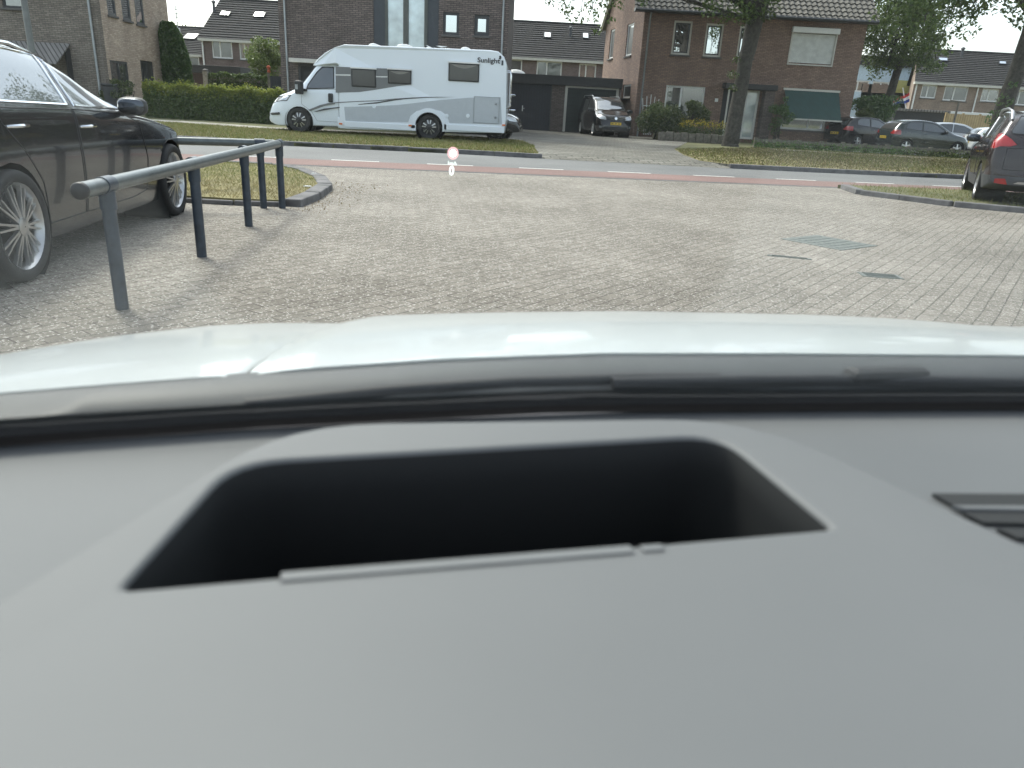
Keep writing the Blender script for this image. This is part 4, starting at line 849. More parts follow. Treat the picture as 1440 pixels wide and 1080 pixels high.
# --- flats with blue and yellow panels
w = W_front(X(1180, 130, 76), 76); org = w.o.copy(); fl = thing('flats', 'pale blue and yellow panelled building behind the trees', 'building', org); L = X(1284, 130, 76)-org.x; zt = Z(1230, 92, 76)
m = MB(org); bw = w.rectm(1190, 1222, 1206, 113, 129); bw2 = w.rectm(1226, 1250, 1238, 115, 131); wall_mesh(m, w, 0, L, 0, zt, [bw, bw2]); wall_mesh(m, Wall(org, (0, 1, 0), (-1, 0, 0)), 0, 8, 0, zt); wall_mesh(m, Wall(org+Vector((L, 0, 0)), (0, 1, 0), (1, 0, 0)), 0, 8, 0, zt); m.build('wall', 'blue_panel', fl)
m = MB(org); y_ = w.rectm(1256, 1284, 1270, 113, 131); m.frame_box(w.P(y_[0], y_[2], 0), w.d*(y_[1]-y_[0]), w.n*.03, (0, 0, y_[3]-y_[2])); m.build('yellow_panel', 'yellow_panel', fl)
m = MB(org); m.box((org.x-.3, 75.6, zt), (org.x+L+.3, 84.3, zt+.8)); m.build('roof', 'tile_dark', fl); window(w, bw, fl, org, 'white', 'pane', .12, [.5], sill=False); window(w, bw2, fl, org, 'white', 'pane', .12, [.5], sill=False)

# ------------------------------------------------------------------ sheds, fences, poles, small things
def shed(name, label, cat, px0, px1, pyt, pyb, Y, mat, roofmat, dep=3, roof_h=.18, over=.15):
    a = atY(px0, pyt, Y); x1 = X(px1, pyt, Y); zt = Z((px0+px1)/2, pyt, Y); t = thing(name, label, cat, (a.x, Y, .08)); o = Vector((a.x, Y, .08))
    m = MB(o); m.box((a.x, Y, .08), (x1, Y+dep, zt-roof_h)); m.build('wall', mat, t); m = MB(o); m.box((a.x-over, Y-over, zt-roof_h), (x1+over, Y+dep+over, zt)); m.build('roof', roofmat, t, bevel=.02); return t, o, (a.x, x1, zt)
t, o, (a, b, zt) = shed('garden_shed', 'low shed with dark flat roof and brown door behind the hedge', 'shed', 258, 335, 92, 120, 48, 'brick_purple', 'shedwood', 4, .45)
m = MB(o); xa, xb = X(267, 110, 48), X(288, 110, 48); m.box((xa, 47.93, .08), (xb, 47.998, zt-.5)); m.build('door', stripes('brown_boards', (.045, .025, .022), (.02, .012, .01), .15), t)
t, o, (a, b, zt) = shed('dark_shed', 'dark boarded shed with pale corrugated roof beside the wooden fence', 'shed', 1260, 1333, 154, 190, 50, 'shedwood', 'corr', 4, .14); b0 = b
t, o, (a, b, zt) = shed('carport', 'white edged flat carport roof above the wooden fence', 'carport', 1335, 1392, 158, 185, 52, 'shedwood', 'white', 3, .28)
def board_fence(name, label, p0, p1, h, mat='wood', posts=2, postmat='wood', cat='fence'):
    p0, p1 = Vector(p0), Vector(p1); t = thing(name, label, cat, p0); d = (p1-p0); L = d.length; d /= L; nr = Vector((-d.y, d.x, 0))
    for i in range(posts):
        m = MB(p0); m.frame_box(p0+d*(L*i/posts+.06), d*(L/posts-.12), nr*.03, (0, 0, h)); m.build('panel', mat, t)
    for i in range(posts+1): m = MB(p0); m.frame_box(p0+d*(L*i/posts-.05), d*.1, nr*.1-Vector((0, 0, 0)), (0, 0, h+.06)); m.build('post', postmat, t)
    return t
a = atY(1325, 187, 47); b = atY(1396, 189, 47); board_fence('wooden_fence', 'yellow wooden board fence at the back of the car park', (a.x, 47, .1), (b.x, 47, .1), Z(1360, 161, 47)-.1, posts=3)
# garden boundary left of the dark house: posts, ivy hedge and gate
t = thing('garden_gate', 'small black garden gate beside the dark house', 'gate', (X(379, 112, 40), 40, .1)); o = t.location.copy(); zg = Z(386, 107, 40)
m = MB(o); m.box((X(380, 112, 40), 40, .1), (X(395, 112, 40), 40.05, zg)); m.build('boards', 'navy', t); m = MB(o); m.box((X(376.5, 112, 40), 39.97, .1), (X(379, 112, 40), 40.08, zg+.15)); m.build('post', 'timber', t)
p = atY(378, 104, 40); t = thing('garden_ornament', 'small terracotta red ornament on the gate post', 'ornament', (p.x, 40.02, zg+.15)); m = MB(t.location); m.lathe([(.07, 0), (.08, .07), (.04, .14), (.09, .20), (.09, .28), (.04, .33)], t.location, (0, 0, 1), 12); m.build('pot', 'terracotta', t, True)
t = thing('fence_post', 'weathered white concrete post at the end of the ivy hedge', 'post', (X(288.5, 108, 41), 41, .1)); m = MB(t.location); z1 = Z(288.5, 97, 41); m.box((t.location.x-.13, 41, .1), (t.location.x+.13, 41.2, z1-.1)); m.build('shaft', plain('weathered_concrete', (.30, .29, .27), .9, var=.3, vs=9), t, bevel=.02); m = MB(t.location); m.lathe([(.16, 0), (.15, .06), (.02, .12)], (t.location.x, 41.1, z1-.1), (0, 0, 1), 10); m.build('cap', 'sill', t)
# lamp posts
p = atY(43, 60, 20); t = thing('lamp_post', 'grey metal lamp post in front of the grey brick wall', 'lamp post', (p.x, 20, .0)); m = MB(t.location); m.tube([(p.x, 20, -.05), (p.x, 20, 1.2), (p.x-.0, 20, 6.5)], [.085, .078, .06], 12); m.build('pole', plain('lamp_grey', (.16, .17, .165), .5, .3), t, True); m = MB(t.location); m.blob((p.x+.35, 20, 6.5), (.45, .13, .08)); m.build('lamp_head', 'grey_plastic', t, True)
p = atY(1343, 165, 45); t = thing('thin_pole', 'thin grey street light pole in front of the wooden fence', 'lamp post', (p.x, 45, .1)); m = MB(t.location); m.tube([(p.x, 45, .05), (p.x, 45, Z(1347, 143, 45))], .06, 8); m.tube([(p.x-.5, 45, Z(1347, 142, 45)), (p.x+.12, 45, Z(1347, 143, 45))], .05, 8); m.build('pole', 'timber', t)
# Dutch flag
p0 = atY(1274, 153, 52); t = thing('flag', 'red white and blue flag hanging from a slanted pole', 'flag', p0); m = MB(p0); p1 = atY(1270, 126, 52); m.tube([p0, p1+(p1-p0)*.1], .03, 6); m.build('flag_pole', 'white', t)
c0, c1, c2, c3 = atY(1279, 130, 51.9), atY(1256, 142, 51.9), atY(1254, 149, 51.9), atY(1279, 143, 51.9)
for i, mt in enumerate(('flag_red', 'flag_white', 'flag_blue')):
    m = MB(p0); N = 8; V = []
    for j in range(N+1):
        for q in (i/3, (i+1)/3):
            a = c0.lerp(c1, j/N); b = c3.lerp(c2, j/N); V.append(a.lerp(b, q)+Vector((0, .12*math.sin(j*1.5), -.05*math.sin(j*.9))))
    m.add(V, [(2*j, 2*j+1, 2*j+3, 2*j+2) for j in range(N)]); m.build(('red_band', 'white_band', 'blue_band')[i], mt, t, True)
# trellis on the brick house, wheelie bin, planter, low fence
p = atY(913, 160, 40.9); t = thing('trellis', 'small white fan trellis leaning on the brick wall', 'trellis', (p.x, 40.9, .1)); m = MB(t.location)
for i in range(5): m.tube([(p.x-.18+.09*i, 40.88, .2), (p.x-.42+.21*i, 40.9, 1.95+.1*(2-abs(i-2)))], .022, 5)
for z_ in (.8, 1.2, 1.6): m.tube([(p.x-.2-.1*z_, 40.86, z_), (p.x+.2+.1*z_, 40.86, z_)], .02, 5)
m.build('slats', 'white', t)
p = atY(161, 140, 30.5); t = thing('wheelie_bin', 'dark wheelie bin beside the beige side wall', 'bin', (p.x, 30.5, .1)); m = MB(t.location); m.prism([(p.x-.25, 30.3, .15), (p.x+.25, 30.3, .15), (p.x+.3, 30.25, 1.15), (p.x-.3, 30.25, 1.15)], (0, .6, 0)); bo = m.build('bin_body', 'shedwood', t, bevel=.03); m = MB(t.location); m.box((p.x-.32, 30.2, 1.15), (p.x+.32, 30.9, 1.23)); m.build('lid', 'shedwood', t, bevel=.03)
y = 36.3; xa, xb = X(925, 195, y), X(1020, 198, y); t = thing('planter', 'low grey timber planter edge in front of the brick house', 'planter', (xa, y, .1)); m = MB(t.location)
for i in range(9): m.box((xa+(xb-xa)*i/9+.02, y, .08), (xa+(xb-xa)*(i+1)/9, y+.16, .46+.04*(i % 2)))
m.build('sleepers', 'timber', t, bevel=.02); m = MB(t.location); m.box((xa+.1, y+.16, .08), (xb, y+2.2, .38)); m.build('soil_bed', 'soil', t)
xa, xb = X(1062, 208, 34), X(1400, 222, 34); t = thing('low_fence', 'low dark wooden rail fence in front of the car park', 'fence', (xa, 34, .1)); m = MB(t.location); z0 = .1
for i in range(12): q = xa+(xb-xa)*i/11; k = MB(t.location); k.box((q-.07, 34, .0), (q+.07, 34.14, .50)); k.build('post', 'timber', t)
m.box((xa, 33.97, .33), (xb, 34.0, .46)); m.box((xa, 33.97, .18), (xb, 34.0, .24)); m.build('rail', 'timber', t)

# ------------------------------------------------------------------ trees, hedges, shrubs
def clump_cloud(centres, rads, per, squash=.75):
    out = []
    for c, r in zip(centres, rads):
        k = max(8, int(per*r*r)); d = rng.normal(size=(k, 3)); d /= np.linalg.norm(d, axis=1)[:, None]
        q = d*(r*rng.uniform(.25, 1.0, k)**.45)[:, None]; q[:, 2] *= squash; out.append(np.array(c)+q)
    return np.concatenate(out)
def limb(m, a, b, r0, r1, bend=.3, n=6):
    a, b = Vector(a), Vector(b); off = Vector((random.uniform(-1, 1), random.uniform(-1, 1), random.uniform(-.2, .8)))*bend
    m.tube([a.lerp(b, t)+off*math.sin(math.pi*t) for t in [i/n for i in range(n+1)]], [r0+(r1-r0)*i/n for i in range(n+1)], 8)
def tree(name, label, base, trunk, crowns, size, per, mat, group=None, seed=1, lowcut=None, limbs=True):
    """trunk: list of (point, radius); crowns: list of (centre, radii, clumps, clump radius)"""
    random.seed(seed); org = Vector(base); t = thing(name, label, 'tree', org, 0, group); m = MB(org)
    P = []; Rr = []
    for i in range(len(trunk)-1):
        (a, ra), (b, rb) = trunk[i], trunk[i+1]
        for k in range(4): P.append(Vector(a).lerp(Vector(b), k/4)+Vector((random.uniform(-.03, .03), random.uniform(-.03, .03), 0))*min(1, i+k)); Rr.append((ra+(rb-ra)*k/4)*random.uniform(.96, 1.05))
    P.append(Vector(trunk[-1][0])); Rr.append(trunk[-1][1]); m.tube(P, Rr, 14); top = P[-1]; C = []; Q = []
    for cc, rr, nc, cr in crowns:
        for i in range(nc):
            d = np.array([random.gauss(0, 1) for _ in range(3)]); d /= np.linalg.norm(d); q = np.array(cc)+d*np.array(rr)*random.uniform(.45, 1)**.6
            if lowcut and q[2] < lowcut(q): q[2] = lowcut(q)+random.uniform(0, .5)
            C.append(q); Q.append(cr*random.uniform(.6, 1.3))
            if limbs and nc < 4 and i == 0: limb(m, q+np.array([random.uniform(-.3, .5), .3, 1.6]), Vector(q), .022, .008, .15)
            if limbs and nc > 3 and i % 3 == 0: s_ = P[random.randint(len(P)*2//3, len(P)-1)] if len(P) > 6 else top; limb(m, s_, Vector(q), Rr[-1]*.35, .025, .5)
    m.build('trunk', 'bark', t, True); L = clump_cloud(C, Q, per); leaf_cloud('crown', L, size, mat, t, org); return t
b = Vector((8.92, 34, .1))
T1 = tree('street_tree', 'tree trunk with ivy shoots in front of the brick house door', b, [((8.86, 34, .0), .40), ((8.88, 34, .3), .33), ((8.9, 34, 1.0), .30), ((8.95, 34, 3.0), .29), ((9.12, 34, 5.0), .33), ((9.3, 34, 6.2), .36), ((9.4, 34, 9), .28)],
     [((9.5, 33.5, 10.5), (7, 5, 3.4), 95, 1.0), ((4.4, 32.5, 7.6), (2.6, 2, .9), 16, .5), ((2.9, 32.0, 6.25), (1.5, .8, .35), 13, .28), ((4.0, 32.2, 5.6), (.35, .4, .7), 5, .22), ((4.0, 33, 10.0), (4.5, 4, 2.6), 40, 1.0)]+[(tuple(atY(px, py, 33.2)), (.3, .3, .22), 2, r_) for px, py, r_ in ((1008, 12, .42), (1040, 8, .5), (1078, 8, .45), (996, 2, .4), (1024, 26, .34), (1090, 2, .4), (1060, 18, .3), (985, -8, .5), (1052, 30, .22), (772, 6, .25), (800, 14, .3), (828, 18, .3), (850, 4, .35), (788, 2, .3), (814, 26, .2), (846, 42, .2), (858, 22, .3), (866, 2, .35), (838, 8, .3))], .15, 230, 'leaf_oak', 'large roadside trees', 3)
L = clump_cloud([(8.45, 33.7, 2.9), (8.5, 33.7, 3.5), (8.6, 33.7, 2.4), (8.75, 33.6, 5.0), (9.5, 33.65, 5.2)], [.28, .22, .22, .3, .35], 900); leaf_cloud('ivy_shoots', L, .11, 'leaf_bush', T1, b)
b = Vector((17.3, 28.6, .1)); x_ = lambda px, py: atY(px, py, 28.6)
T2 = tree('street_tree', 'leaning tree trunk with ivy behind the brown crossover car', b, [((16.87, 28.6, 0), .42), ((16.92, 28.6, .8), .32), ((17.02, 28.6, 3), .28), ((17.22, 28.6, 5), .29), ((17.42, 28.6, 6.6), .26), ((17.42, 28.6, 9), .25)],
     [((16.5, 28, 10), (6, 5, 3.4), 85, 1.0), ((12.9, 28.6, 7.4), (2.4, 1.4, 1.0), 26, .62), ((13.6, 28.0, 6.6), (1.3, .8, .7), 16, .5), ((14.6, 28.2, 5.6), (.6, .5, .45), 8, .35), ((12.4, 28.4, 6.2), (.9, .8, .6), 12, .45), ((16.0, 27.6, 6.5), (1.6, .8, .5), 12, .45)]+[(tuple(atY(px, py, 28.0)), (.35, .3, .3), 3, r_) for px, py, r_ in ((1255, 8, .5), (1290, 18, .5), (1322, 38, .45), (1338, 14, .5), (1352, 36, .4), (1376, 18, .4), (1300, 52, .4), (1270, 34, .45), (1240, 14, .4), (1425, 6, .4), (1438, 22, .3), (1396, 4, .4), (1335, 62, .3), (1316, 2, .5), (1360, 0, .5))], .15, 230, 'leaf_oak', 'large roadside trees', 5)
m = MB(b); limb(m, (17.22, 28.6, 5.0), (13.8, 28.4, 7.4), .2, .07, .3); limb(m, (17.32, 28.6, 5.4), (18.6, 28.4, 7.6), .2, .07, .3); m.build('branch', 'bark', T2, True)
L = clump_cloud([(16.67, 28.25, 1.0), (16.62, 28.3, 1.7), (16.72, 28.3, 2.3), (17.22, 28.2, 1.4), (16.82, 28.25, 2.8)], [.45, .4, .3, .35, .2], 700); leaf_cloud('ivy', L, .10, 'leaf_ivy', T2, b)
p = atY(1252, 120, 46); b = Vector((p.x, 46, .1))
tree('roadside_tree', 'leafy tree beside the brick house gable behind the black estate', b, [((p.x, 46, 0), .30), ((p.x+.1, 46, 3), .23), ((p.x+.5, 46, 6.5), .2), ((p.x+1, 46, 9), .15)],
     [(tuple(atY(1275, 45, 45)), (1.9, 1.6, 1.9), 52, .75), (tuple(atY(1240, 60, 46.5)), (1.1, 1.3, 1.7), 26, .6), (tuple(atY(1262, 5, 46)), (2.9, 2, 2.0), 46, .8), (tuple(atY(1300, 95, 45)), (.8, .7, .5), 9, .45), (tuple(atY(1235, 100, 46)), (.6, .6, .7), 8, .4)], .16, 230, 'leaf_oak', None, 9)
def shrub(name, label, cat, c, r, size, n, mat, lobes=14, seed=2, mats=None):
    random.seed(seed); c = Vector(c); t = thing(name, label, cat, (c.x, c.y, c.z-r[2])); m = MB(t.location)
    for i in range(7): limb(m, (c.x+random.uniform(-.2, .2)*r[0], c.y, c.z-r[2]), (c.x+random.uniform(-.7, .7)*r[0], c.y+random.uniform(-.5, .5)*r[1], c.z+random.uniform(.1, .7)*r[2]), .03, .01, .1)
    m.build('stems', 'bark', t); C = []; Q = []
    for i in range(lobes):
        d = np.array([random.gauss(0, 1) for _ in range(3)]); d /= np.linalg.norm(d); C.append(np.array(c)+d*np.array(r)*random.uniform(.45, .8)); Q.append(min(r)*random.uniform(.28, .55))
    tot = sum(q*q for q in Q); L = clump_cloud(C, Q, n/tot); L = L[L[:, 2] > c.z-r[2]]; leaf_cloud('foliage', L, size, mat, t, t.location); return t
shrub('pale_tree', 'small pale green tree against the purple house', 'tree', (X(372, 85, 47), 47, Z(372, 82, 47)), (X(398, 85, 47)-X(372, 85, 47), 1.1, 1.35), .14, 5200, 'leaf_light', 26, 4)
p = atY(1232, 152, 43); shrub('tall_bush', 'dark green bush below the tree beside the parked estate cars', 'bush', (p.x, 43, Z(1232, 153, 43)), (1.35, 1.1, 1.0), .12, 5200, 'leaf_ivy', 20, 6)
p = atY(1214, 165, 42.4); shrub('light_bush', 'yellow green bush at the corner of the brick house', 'bush', (p.x, 42.4, Z(1214, 167, 42.4)), (.7, .6, .6), .10, 2200, 'leaf_light', 12, 8)
p = atY(942, 176, 37.4); shrub('garden_bush', 'rounded green bush beside the small black van', 'bush', (X(925, 176, 37.6), 37.6, .98), (1.05, .95, .9), .11, 6500, 'leaf_bush', 24, 12)
shrub('garden_bush', 'larger yellowish bush under the white framed window', 'bush', (X(966, 172, 38.2), 38.2, 1.12), (1.1, .9, 1.0), .11, 6500, 'leaf_bush', 24, 13)
p = atY(1096, 168, 39.6); shrub('dark_shrub', 'thin dark shrub growing beside the green awning', 'bush', (p.x, 39.6, 1.35), (.85, .6, 1.2), .10, 1500, 'leaf_ivy', 14, 14)
p = atY(180, 138, 31.2); shrub('front_garden_shrub', 'loose grey green shrub below the side window', 'bush', (p.x, 30.6, .75), (.9, .5, .8), .09, 2200, 'leaf_bush', 14, 15)
# yellow flowering plants along the planter
for i in range(9):
    x = X(958+i*7.2, 190, 36.8); t = thing('yellow_perennial', 'yellow flowering perennial standing in the timber planter', 'plant', (x, 36.8, .4), 0, 'yellow perennials in the planter'); H_ = .45+.18*random.random()
    m = MB(t.location); [m.tube([(x+random.uniform(-.08, .08), 36.8, .38), (x+random.uniform(-.14, .14), 36.8, .4+H_)], .008, 4) for _ in range(4)]; m.build('stem', 'leaf_bush', t)
    leaf_cloud('foliage', rng.normal((x, 36.8, .55), (.11, .12, .12), (150, 3)), .08, 'leaf_bush', t, t.location); leaf_cloud('flowers', rng.normal((x, 36.8, .4+H_*.9), (.08, .09, .09), (60, 3)), .07, 'flower', t, t.location)
# low planting on the rail fence
for i, px in enumerate(range(1075, 1390, 24)):
    p = atY(px, 208+(px-1060)*.045, 33.6); t = thing('low_hedge_plant', 'low dark hedge plant growing through the rail fence', 'plant', (p.x, 33.6, .1), 0, 'hedge plants along the low fence')
    L = rng.normal((p.x, 33.7, .2), (.30, .10, .10), (300, 3)); L[:, 2] = np.abs(L[:, 2]-.1)+.1; leaf_cloud('foliage', L, .08, 'leaf_bush' if i > 8 else 'leaf_ivy', t, t.location); m = MB(t.location); [m.tube([(p.x+random.uniform(-.2, .2), 33.65, .08), (p.x+random.uniform(-.3, .3), 33.65, .38)], .008, 4) for _ in range(5)]; m.build('stem', 'bark', t)
def hedge(name, label, x0, x1, y0, y1, z0, zf, n, tips=True, cat='hedge'):
    t = thing(name, label, cat, (x0, y0, z0)); P = rng.uniform((x0, y0, 0), (x1, y1, 1), (n, 3)); f = rng.random(n)
    P[:, 1] = np.where(f < .62, y0+np.abs(rng.normal(0, .10, n)), P[:, 1]); zt = np.array([zf(x) for x in P[:, 0]])+.05*np.sin(P[:, 0]*5.1)+.03*np.sin(P[:, 0]*13)
    top = f > .72; P[:, 2] = np.where(top, zt-np.abs(rng.normal(0, .08, n)), z0+P[:, 2]*(zt-z0)); P[:, 2] += rng.normal(0, .02, n)
    leaf_cloud('foliage', P, .095, 'leaf_hedge', t, t.location)
    if tips:
        k = n//2; Q = rng.uniform((x0, y0, 0), (x1, y1, 1), (k, 3)); Q[:, 1] = np.where(rng.random(k) < .5, y0+np.abs(rng.normal(0, .08, k)), Q[:, 1]); Q[:, 2] = np.array([zf(x) for x in Q[:, 0]])+.05*np.sin(Q[:, 0]*5.1)+rng.normal(.01, .10, k); leaf_cloud('new_growth', Q, .09, 'leaf_tip', t, t.location)
    m = MB(t.location); m.box((x0+.12, y0+.22, z0), (x1-.12, y1-.1, z0+(zf(x0)-z0)*.82)); m.build('branches', plain('hedge_branches_'+str(n), (.03, .028, .016), 1, var=.5, vs=12), t)
xl, xr = X(206, 150, 30.6), X(398, 155, 30.6)
hedge('clipped_hedge', 'long clipped hedge with yellow green new growth on top', xl, xr, 30.4, 31.35, .08, lambda x: 1.13, 30000)
xa, xb = X(291, 110, 41), X(377, 115, 41); hedge('ivy_hedge', 'rough ivy covered hedge behind the clipped hedge', xa, xb, 41, 41.8, .08, lambda x: Z(330, 104, 41), 9000, False)
# clipped evergreen against the beige wall
xc, xd = X(219, 80, 36.5), X(257, 80, 36.5); c = ((xc+xd)/2, 37.2); zt = Z(232, 30, 37); t = thing('evergreen_column', 'tall ivy green clipped evergreen at the end of the beige wall', 'evergreen', (c[0], c[1], .1)); n = 17000; hz = rng.uniform(0, 1, n)
rad = (xd-xc)/2*np.interp(hz, [0, .3, .62, .88, 1], [1.0, 1.06, 1.0, .78, .4])*rng.uniform(.75, 1.05, n); a = rng.uniform(0, 2*np.pi, n); P = np.column_stack([c[0]+rad*np.cos(a)-.25*np.interp(hz, [0, .6, 1], [0, .1, 1]), c[1]+rad*np.sin(a)*.8, .1+hz*(zt-.1)])
leaf_cloud('foliage', P, .13, 'leaf_ivy', t, t.location); m = MB(t.location); m.tube([(c[0], c[1], 0), (c[0], c[1], zt*.6), (c[0]-.2, c[1], zt*.93)], [.16, (xd-xc)*.22, .05], 10); m.build('trunk', 'bark', t)
# trees far behind the roofs
for i, (px, py, Y_) in enumerate(((240, 50, 95), (262, 42, 100), (1300, 60, 90))):
    p = atY(px, py, Y_); tree('distant_tree', ('dark tree top showing above the lower roof', 'second dark tree top above the lower roof beside the antenna', 'tree behind the tan terrace roof')[i], (p.x, Y_, 0), [((p.x, Y_, 0), .4), ((p.x, Y_, p.z-1), .25)], [((p.x, Y_, p.z-1.2), (2.5, 2, 1.7), 16, 1.0)], .3, 45, 'leaf_oak', None, 20+i)
# tall tree behind the dark house: out of the frame, but mirrored in the estate's side windows
tree('tall_tree', 'tall leafy tree behind the dark house, mirrored in the estate car windows', (-3, 46, 0), [((-3, 46, 0), .35), ((-2.6, 46, 6), .28), ((-1.5, 46, 10), .2)], [((-.3, 46, 11.8), (6.5, 4, 3.2), 90, 1.0)], .22, 90, 'leaf_oak', None, 31, lowcut=lambda q: 8.9)

# ------------------------------------------------------------------ the motorhome
YM = 24.5; WD = 2.25
def ms(px, py): p = atY(px, py, YM); return p.x, p.z
mh = thing('motorhome', 'white motorhome parked on the grass verge', 'motorhome', (ms(560, 190)[0], YM+WD/2, .1)); mo = mh.location.copy()
def side_poly(name, pts, mat, off, par=mh, thick=.004, solid=True):
    m = MB(mo); q = [(*ms(*p),) for p in pts]; m.prism([(x, YM-off, z) for x, z in q], (0, thick, 0)); return m.build(name, mat, par)
prof = [(476, 166), (477, 180.5), (490, 181.5), (586, 184.5), (660, 186.5), (708, 187.5), (711.5, 168), (712.5, 92), (709, 80), (701, 72.5), (690, 70.5), (560, 65.3), (484, 62.4)]
cap = [(484, 62.4), (470, 66.5), (455, 74), (444, 82), (437, 89), (435.5, 91), (440, 92), (455, 90.5), (472, 89.5), (476, 91), (476, 166)]
m = MB(mo); q = [ms(*p) for p in prof[2:]+cap[1:-1]+[(477, 166), (477, 180.5)]]; m.prism([(x, YM, z) for x, z in q], (0, WD, 0)); ob = m.build('body', 'van_white', mh, bevel=.05)
xcap = ms(478, 80)[0]; xt = ms(436, 90)[0]
for v in ob.data.vertices:
    x = v.co.x+mo.x
    if x < xcap: s_ = (xcap-x)/(xcap-xt); v.co.y *= 1-.30*s_**1.5
# wheel opening at the rear cut through the body
cx, cz = ms(603, 181.5); rwl = .365
cu = MB(mo); cu.lathe([(.43, -.05), (.43, WD+.3)], (cx, YM-.1, .1+rwl+.01), (0, 1, 0), 28); co = cu.build('cut', 'rubber')
co.location = mo; bo = ob.modifiers.new('cut', 'BOOLEAN'); bo.object = co; bo.operation = 'DIFFERENCE'; bo.solver = 'EXACT'
bpy.context.view_layer.update(); nm = bpy.data.meshes.new_from_object(ob.evaluated_get(bpy.context.evaluated_depsgraph_get())); ob.modifiers.clear(); ob.data = nm; bpy.data.objects.remove(co)
m = MB(mo); N = 24
for i in range(N):
    a0, a1 = [math.pi*(-.04+1.08*k/N) for k in (i, i+1)]; c_ = (cx, .1+rwl+.01); P4 = [(c_[0]+r_*math.cos(a), c_[1]+r_*math.sin(a)) for r_, a in ((.43, a0), (.55, a0), (.55, a1), (.43, a1))]
    m.prism([(x, YM-.03, z) for x, z in P4], (0, .03, 0))
m.build('wheel_arch', 'van_white', mh, True)
m = MB(mo); m.box((ms(486, 180)[0], YM+.25, .32), (ms(705, 180)[0], YM+WD-.25, .52)); m.build('chassis', 'rubber', mh)
# films, windows, lockers on the long side
top = lambda x: 95.8+(x-485)*.034
side_poly('dark_film', [(472, 93.5), (484, 94.2), (579, 97.6), (578, 118.8), (560, 121), (530, 126), (505, 129.5), (476, 130.3), (472, 130)], 'van_dark', .003)
side_poly('grey_film', [(484, 150.2), (520, 149.4), (560, 147.6), (620, 140.5), (660, 137.5), (704, 136.5), (706, 175), (632, 173), (629, 163), (620, 156), (603, 153), (586, 156), (577, 163), (574, 171.8), (486, 171)], 'van_grey', .003)
side_poly('stripe_film', [(470, 143.8), (500, 142.2), (530, 141), (556, 138.4), (600, 136.2), (640, 136.4), (600, 137.6), (560, 140.2), (530, 142.3), (500, 143.4), (470, 145.2)], 'van_dark', .0045)
side_poly('stripe_film', [(503, 146.5), (530, 143.6), (556, 139.6), (580, 137.0), (604, 137.2), (580, 138.2), (556, 141.2), (530, 145.6), (505, 147.3)], plain('black_film', (.05, .052, .055), .4), .005)
for a, b in (((470, 99), (493, 103)), ((528, 101.5), (545, 105.5))):
    side_poly('pale_film_line', [(a[0], a[1]+5.5), (b[0], b[1]+1.8), (b[0], b[1]+3.4), (a[0], a[1]+7)], 'white', .0045)
def mwin(x0, x1, y0, y1, glass='van_pane'):
    a, b = ms(x0, y0), ms(x1, y1); m = MB(mo); m.box((a[0], YM-.028, b[1]), (b[0], YM+.01, a[1])); f = m.build('window', 'rubber', mh, bevel=.025); m = MB(mo); m.box((a[0]+.035, YM-.033, b[1]+.035), (b[0]-.035, YM-.026, a[1]-.045)); g = m.build('pane', glass, f, bevel=.003)
    k = MB(mo); k.box((a[0]-.02, YM-.045, a[1]-.01), (b[0]+.02, YM, a[1]+.03)); k.build('awning_rail', 'white', f)
    xm = (a[0]+b[0])/2; k = MB(mo); n_ = 10; wv = (b[0]-a[0])*.42
    if x0 > 540: k.add([(xm-wv, YM-.036, a[1]-.05)]+[(xm-wv+2*wv*i/n_, YM-.036, a[1]-.05-(a[1]-b[1])*.20*math.sin(math.pi*i/n_)) for i in range(n_+1)]+[(xm+wv, YM-.036, a[1]-.05)], [tuple(range(n_+3))]); k.build('curtain', plain('curtain'+str(x0), (.20, .19, .17), .7), f)
mwin(494, 529, 95.5, 123.5); mwin(545.5, 578.5, 97, 119); mwin(631, 673.5, 87.5, 116)
a, b = ms(667, 135.5), ms(701, 174); m = MB(mo); m.box((a[0], YM-.012, b[1]), (b[0], YM+.01, a[1])); f = m.build('locker_door', 'van_grey', mh, bevel=.02); m = MB(mo); [m.tube([(x, YM-.014, z) for x, z in ((a[0], a[1]), (b[0], a[1]), (b[0], b[1]), (a[0], b[1]))], .008, 5, closed=True)]; m.build('locker_seal', 'zinc', f); m = MB(mo); [m.blob((b[0]-.10, YM-.02, z), .035, 8, 5) for z in (a[1]-.18, b[1]+.18)]; m.build('lock', 'zinc', f, True)
a, b = ms(484, 171.5), ms(586, 183.5); m = MB(mo); m.box((a[0], YM-.03, ms(586, 184.2)[1]), (ms(585, 180)[0], YM, ms(540, 173)[1])); m.box((ms(624, 180)[0], YM-.03, ms(700, 187)[1]), (ms(709.5, 180)[0], YM, ms(660, 176)[1])); m.build('side_skirt', 'van_white', mh, bevel=.02)
for p in ((479.5, 174), (577, 176.5), (708.5, 176)): x, z = ms(*p); m = MB(mo); m.box((x-.05, YM-.05, z-.025), (x+.05, YM-.02, z+.025)); m.build('side_marker', 'lamp_amber', mh, bevel=.005)
for p in ((526, 149.5), (628, 163), (658, 163)): x, z = ms(*p); m = MB(mo); m.lathe([(.06, 0), (.055, .012), (.005, .014)], (x, YM-.003, z), (0, -1, 0), 14); m.build('service_flap', 'van_white', mh, True)
x, z = ms(688, 85.4); text_mesh('lettering', 'Sunlight', .19, Matrix.Translation(Vector((x-.02, YM-.006, z))-mo) @ Matrix.Rotation(R(90), 4, 'X') @ Matrix.Diagonal((1.13, 1, 1, 1)), 'ink', mh, .002, .004)
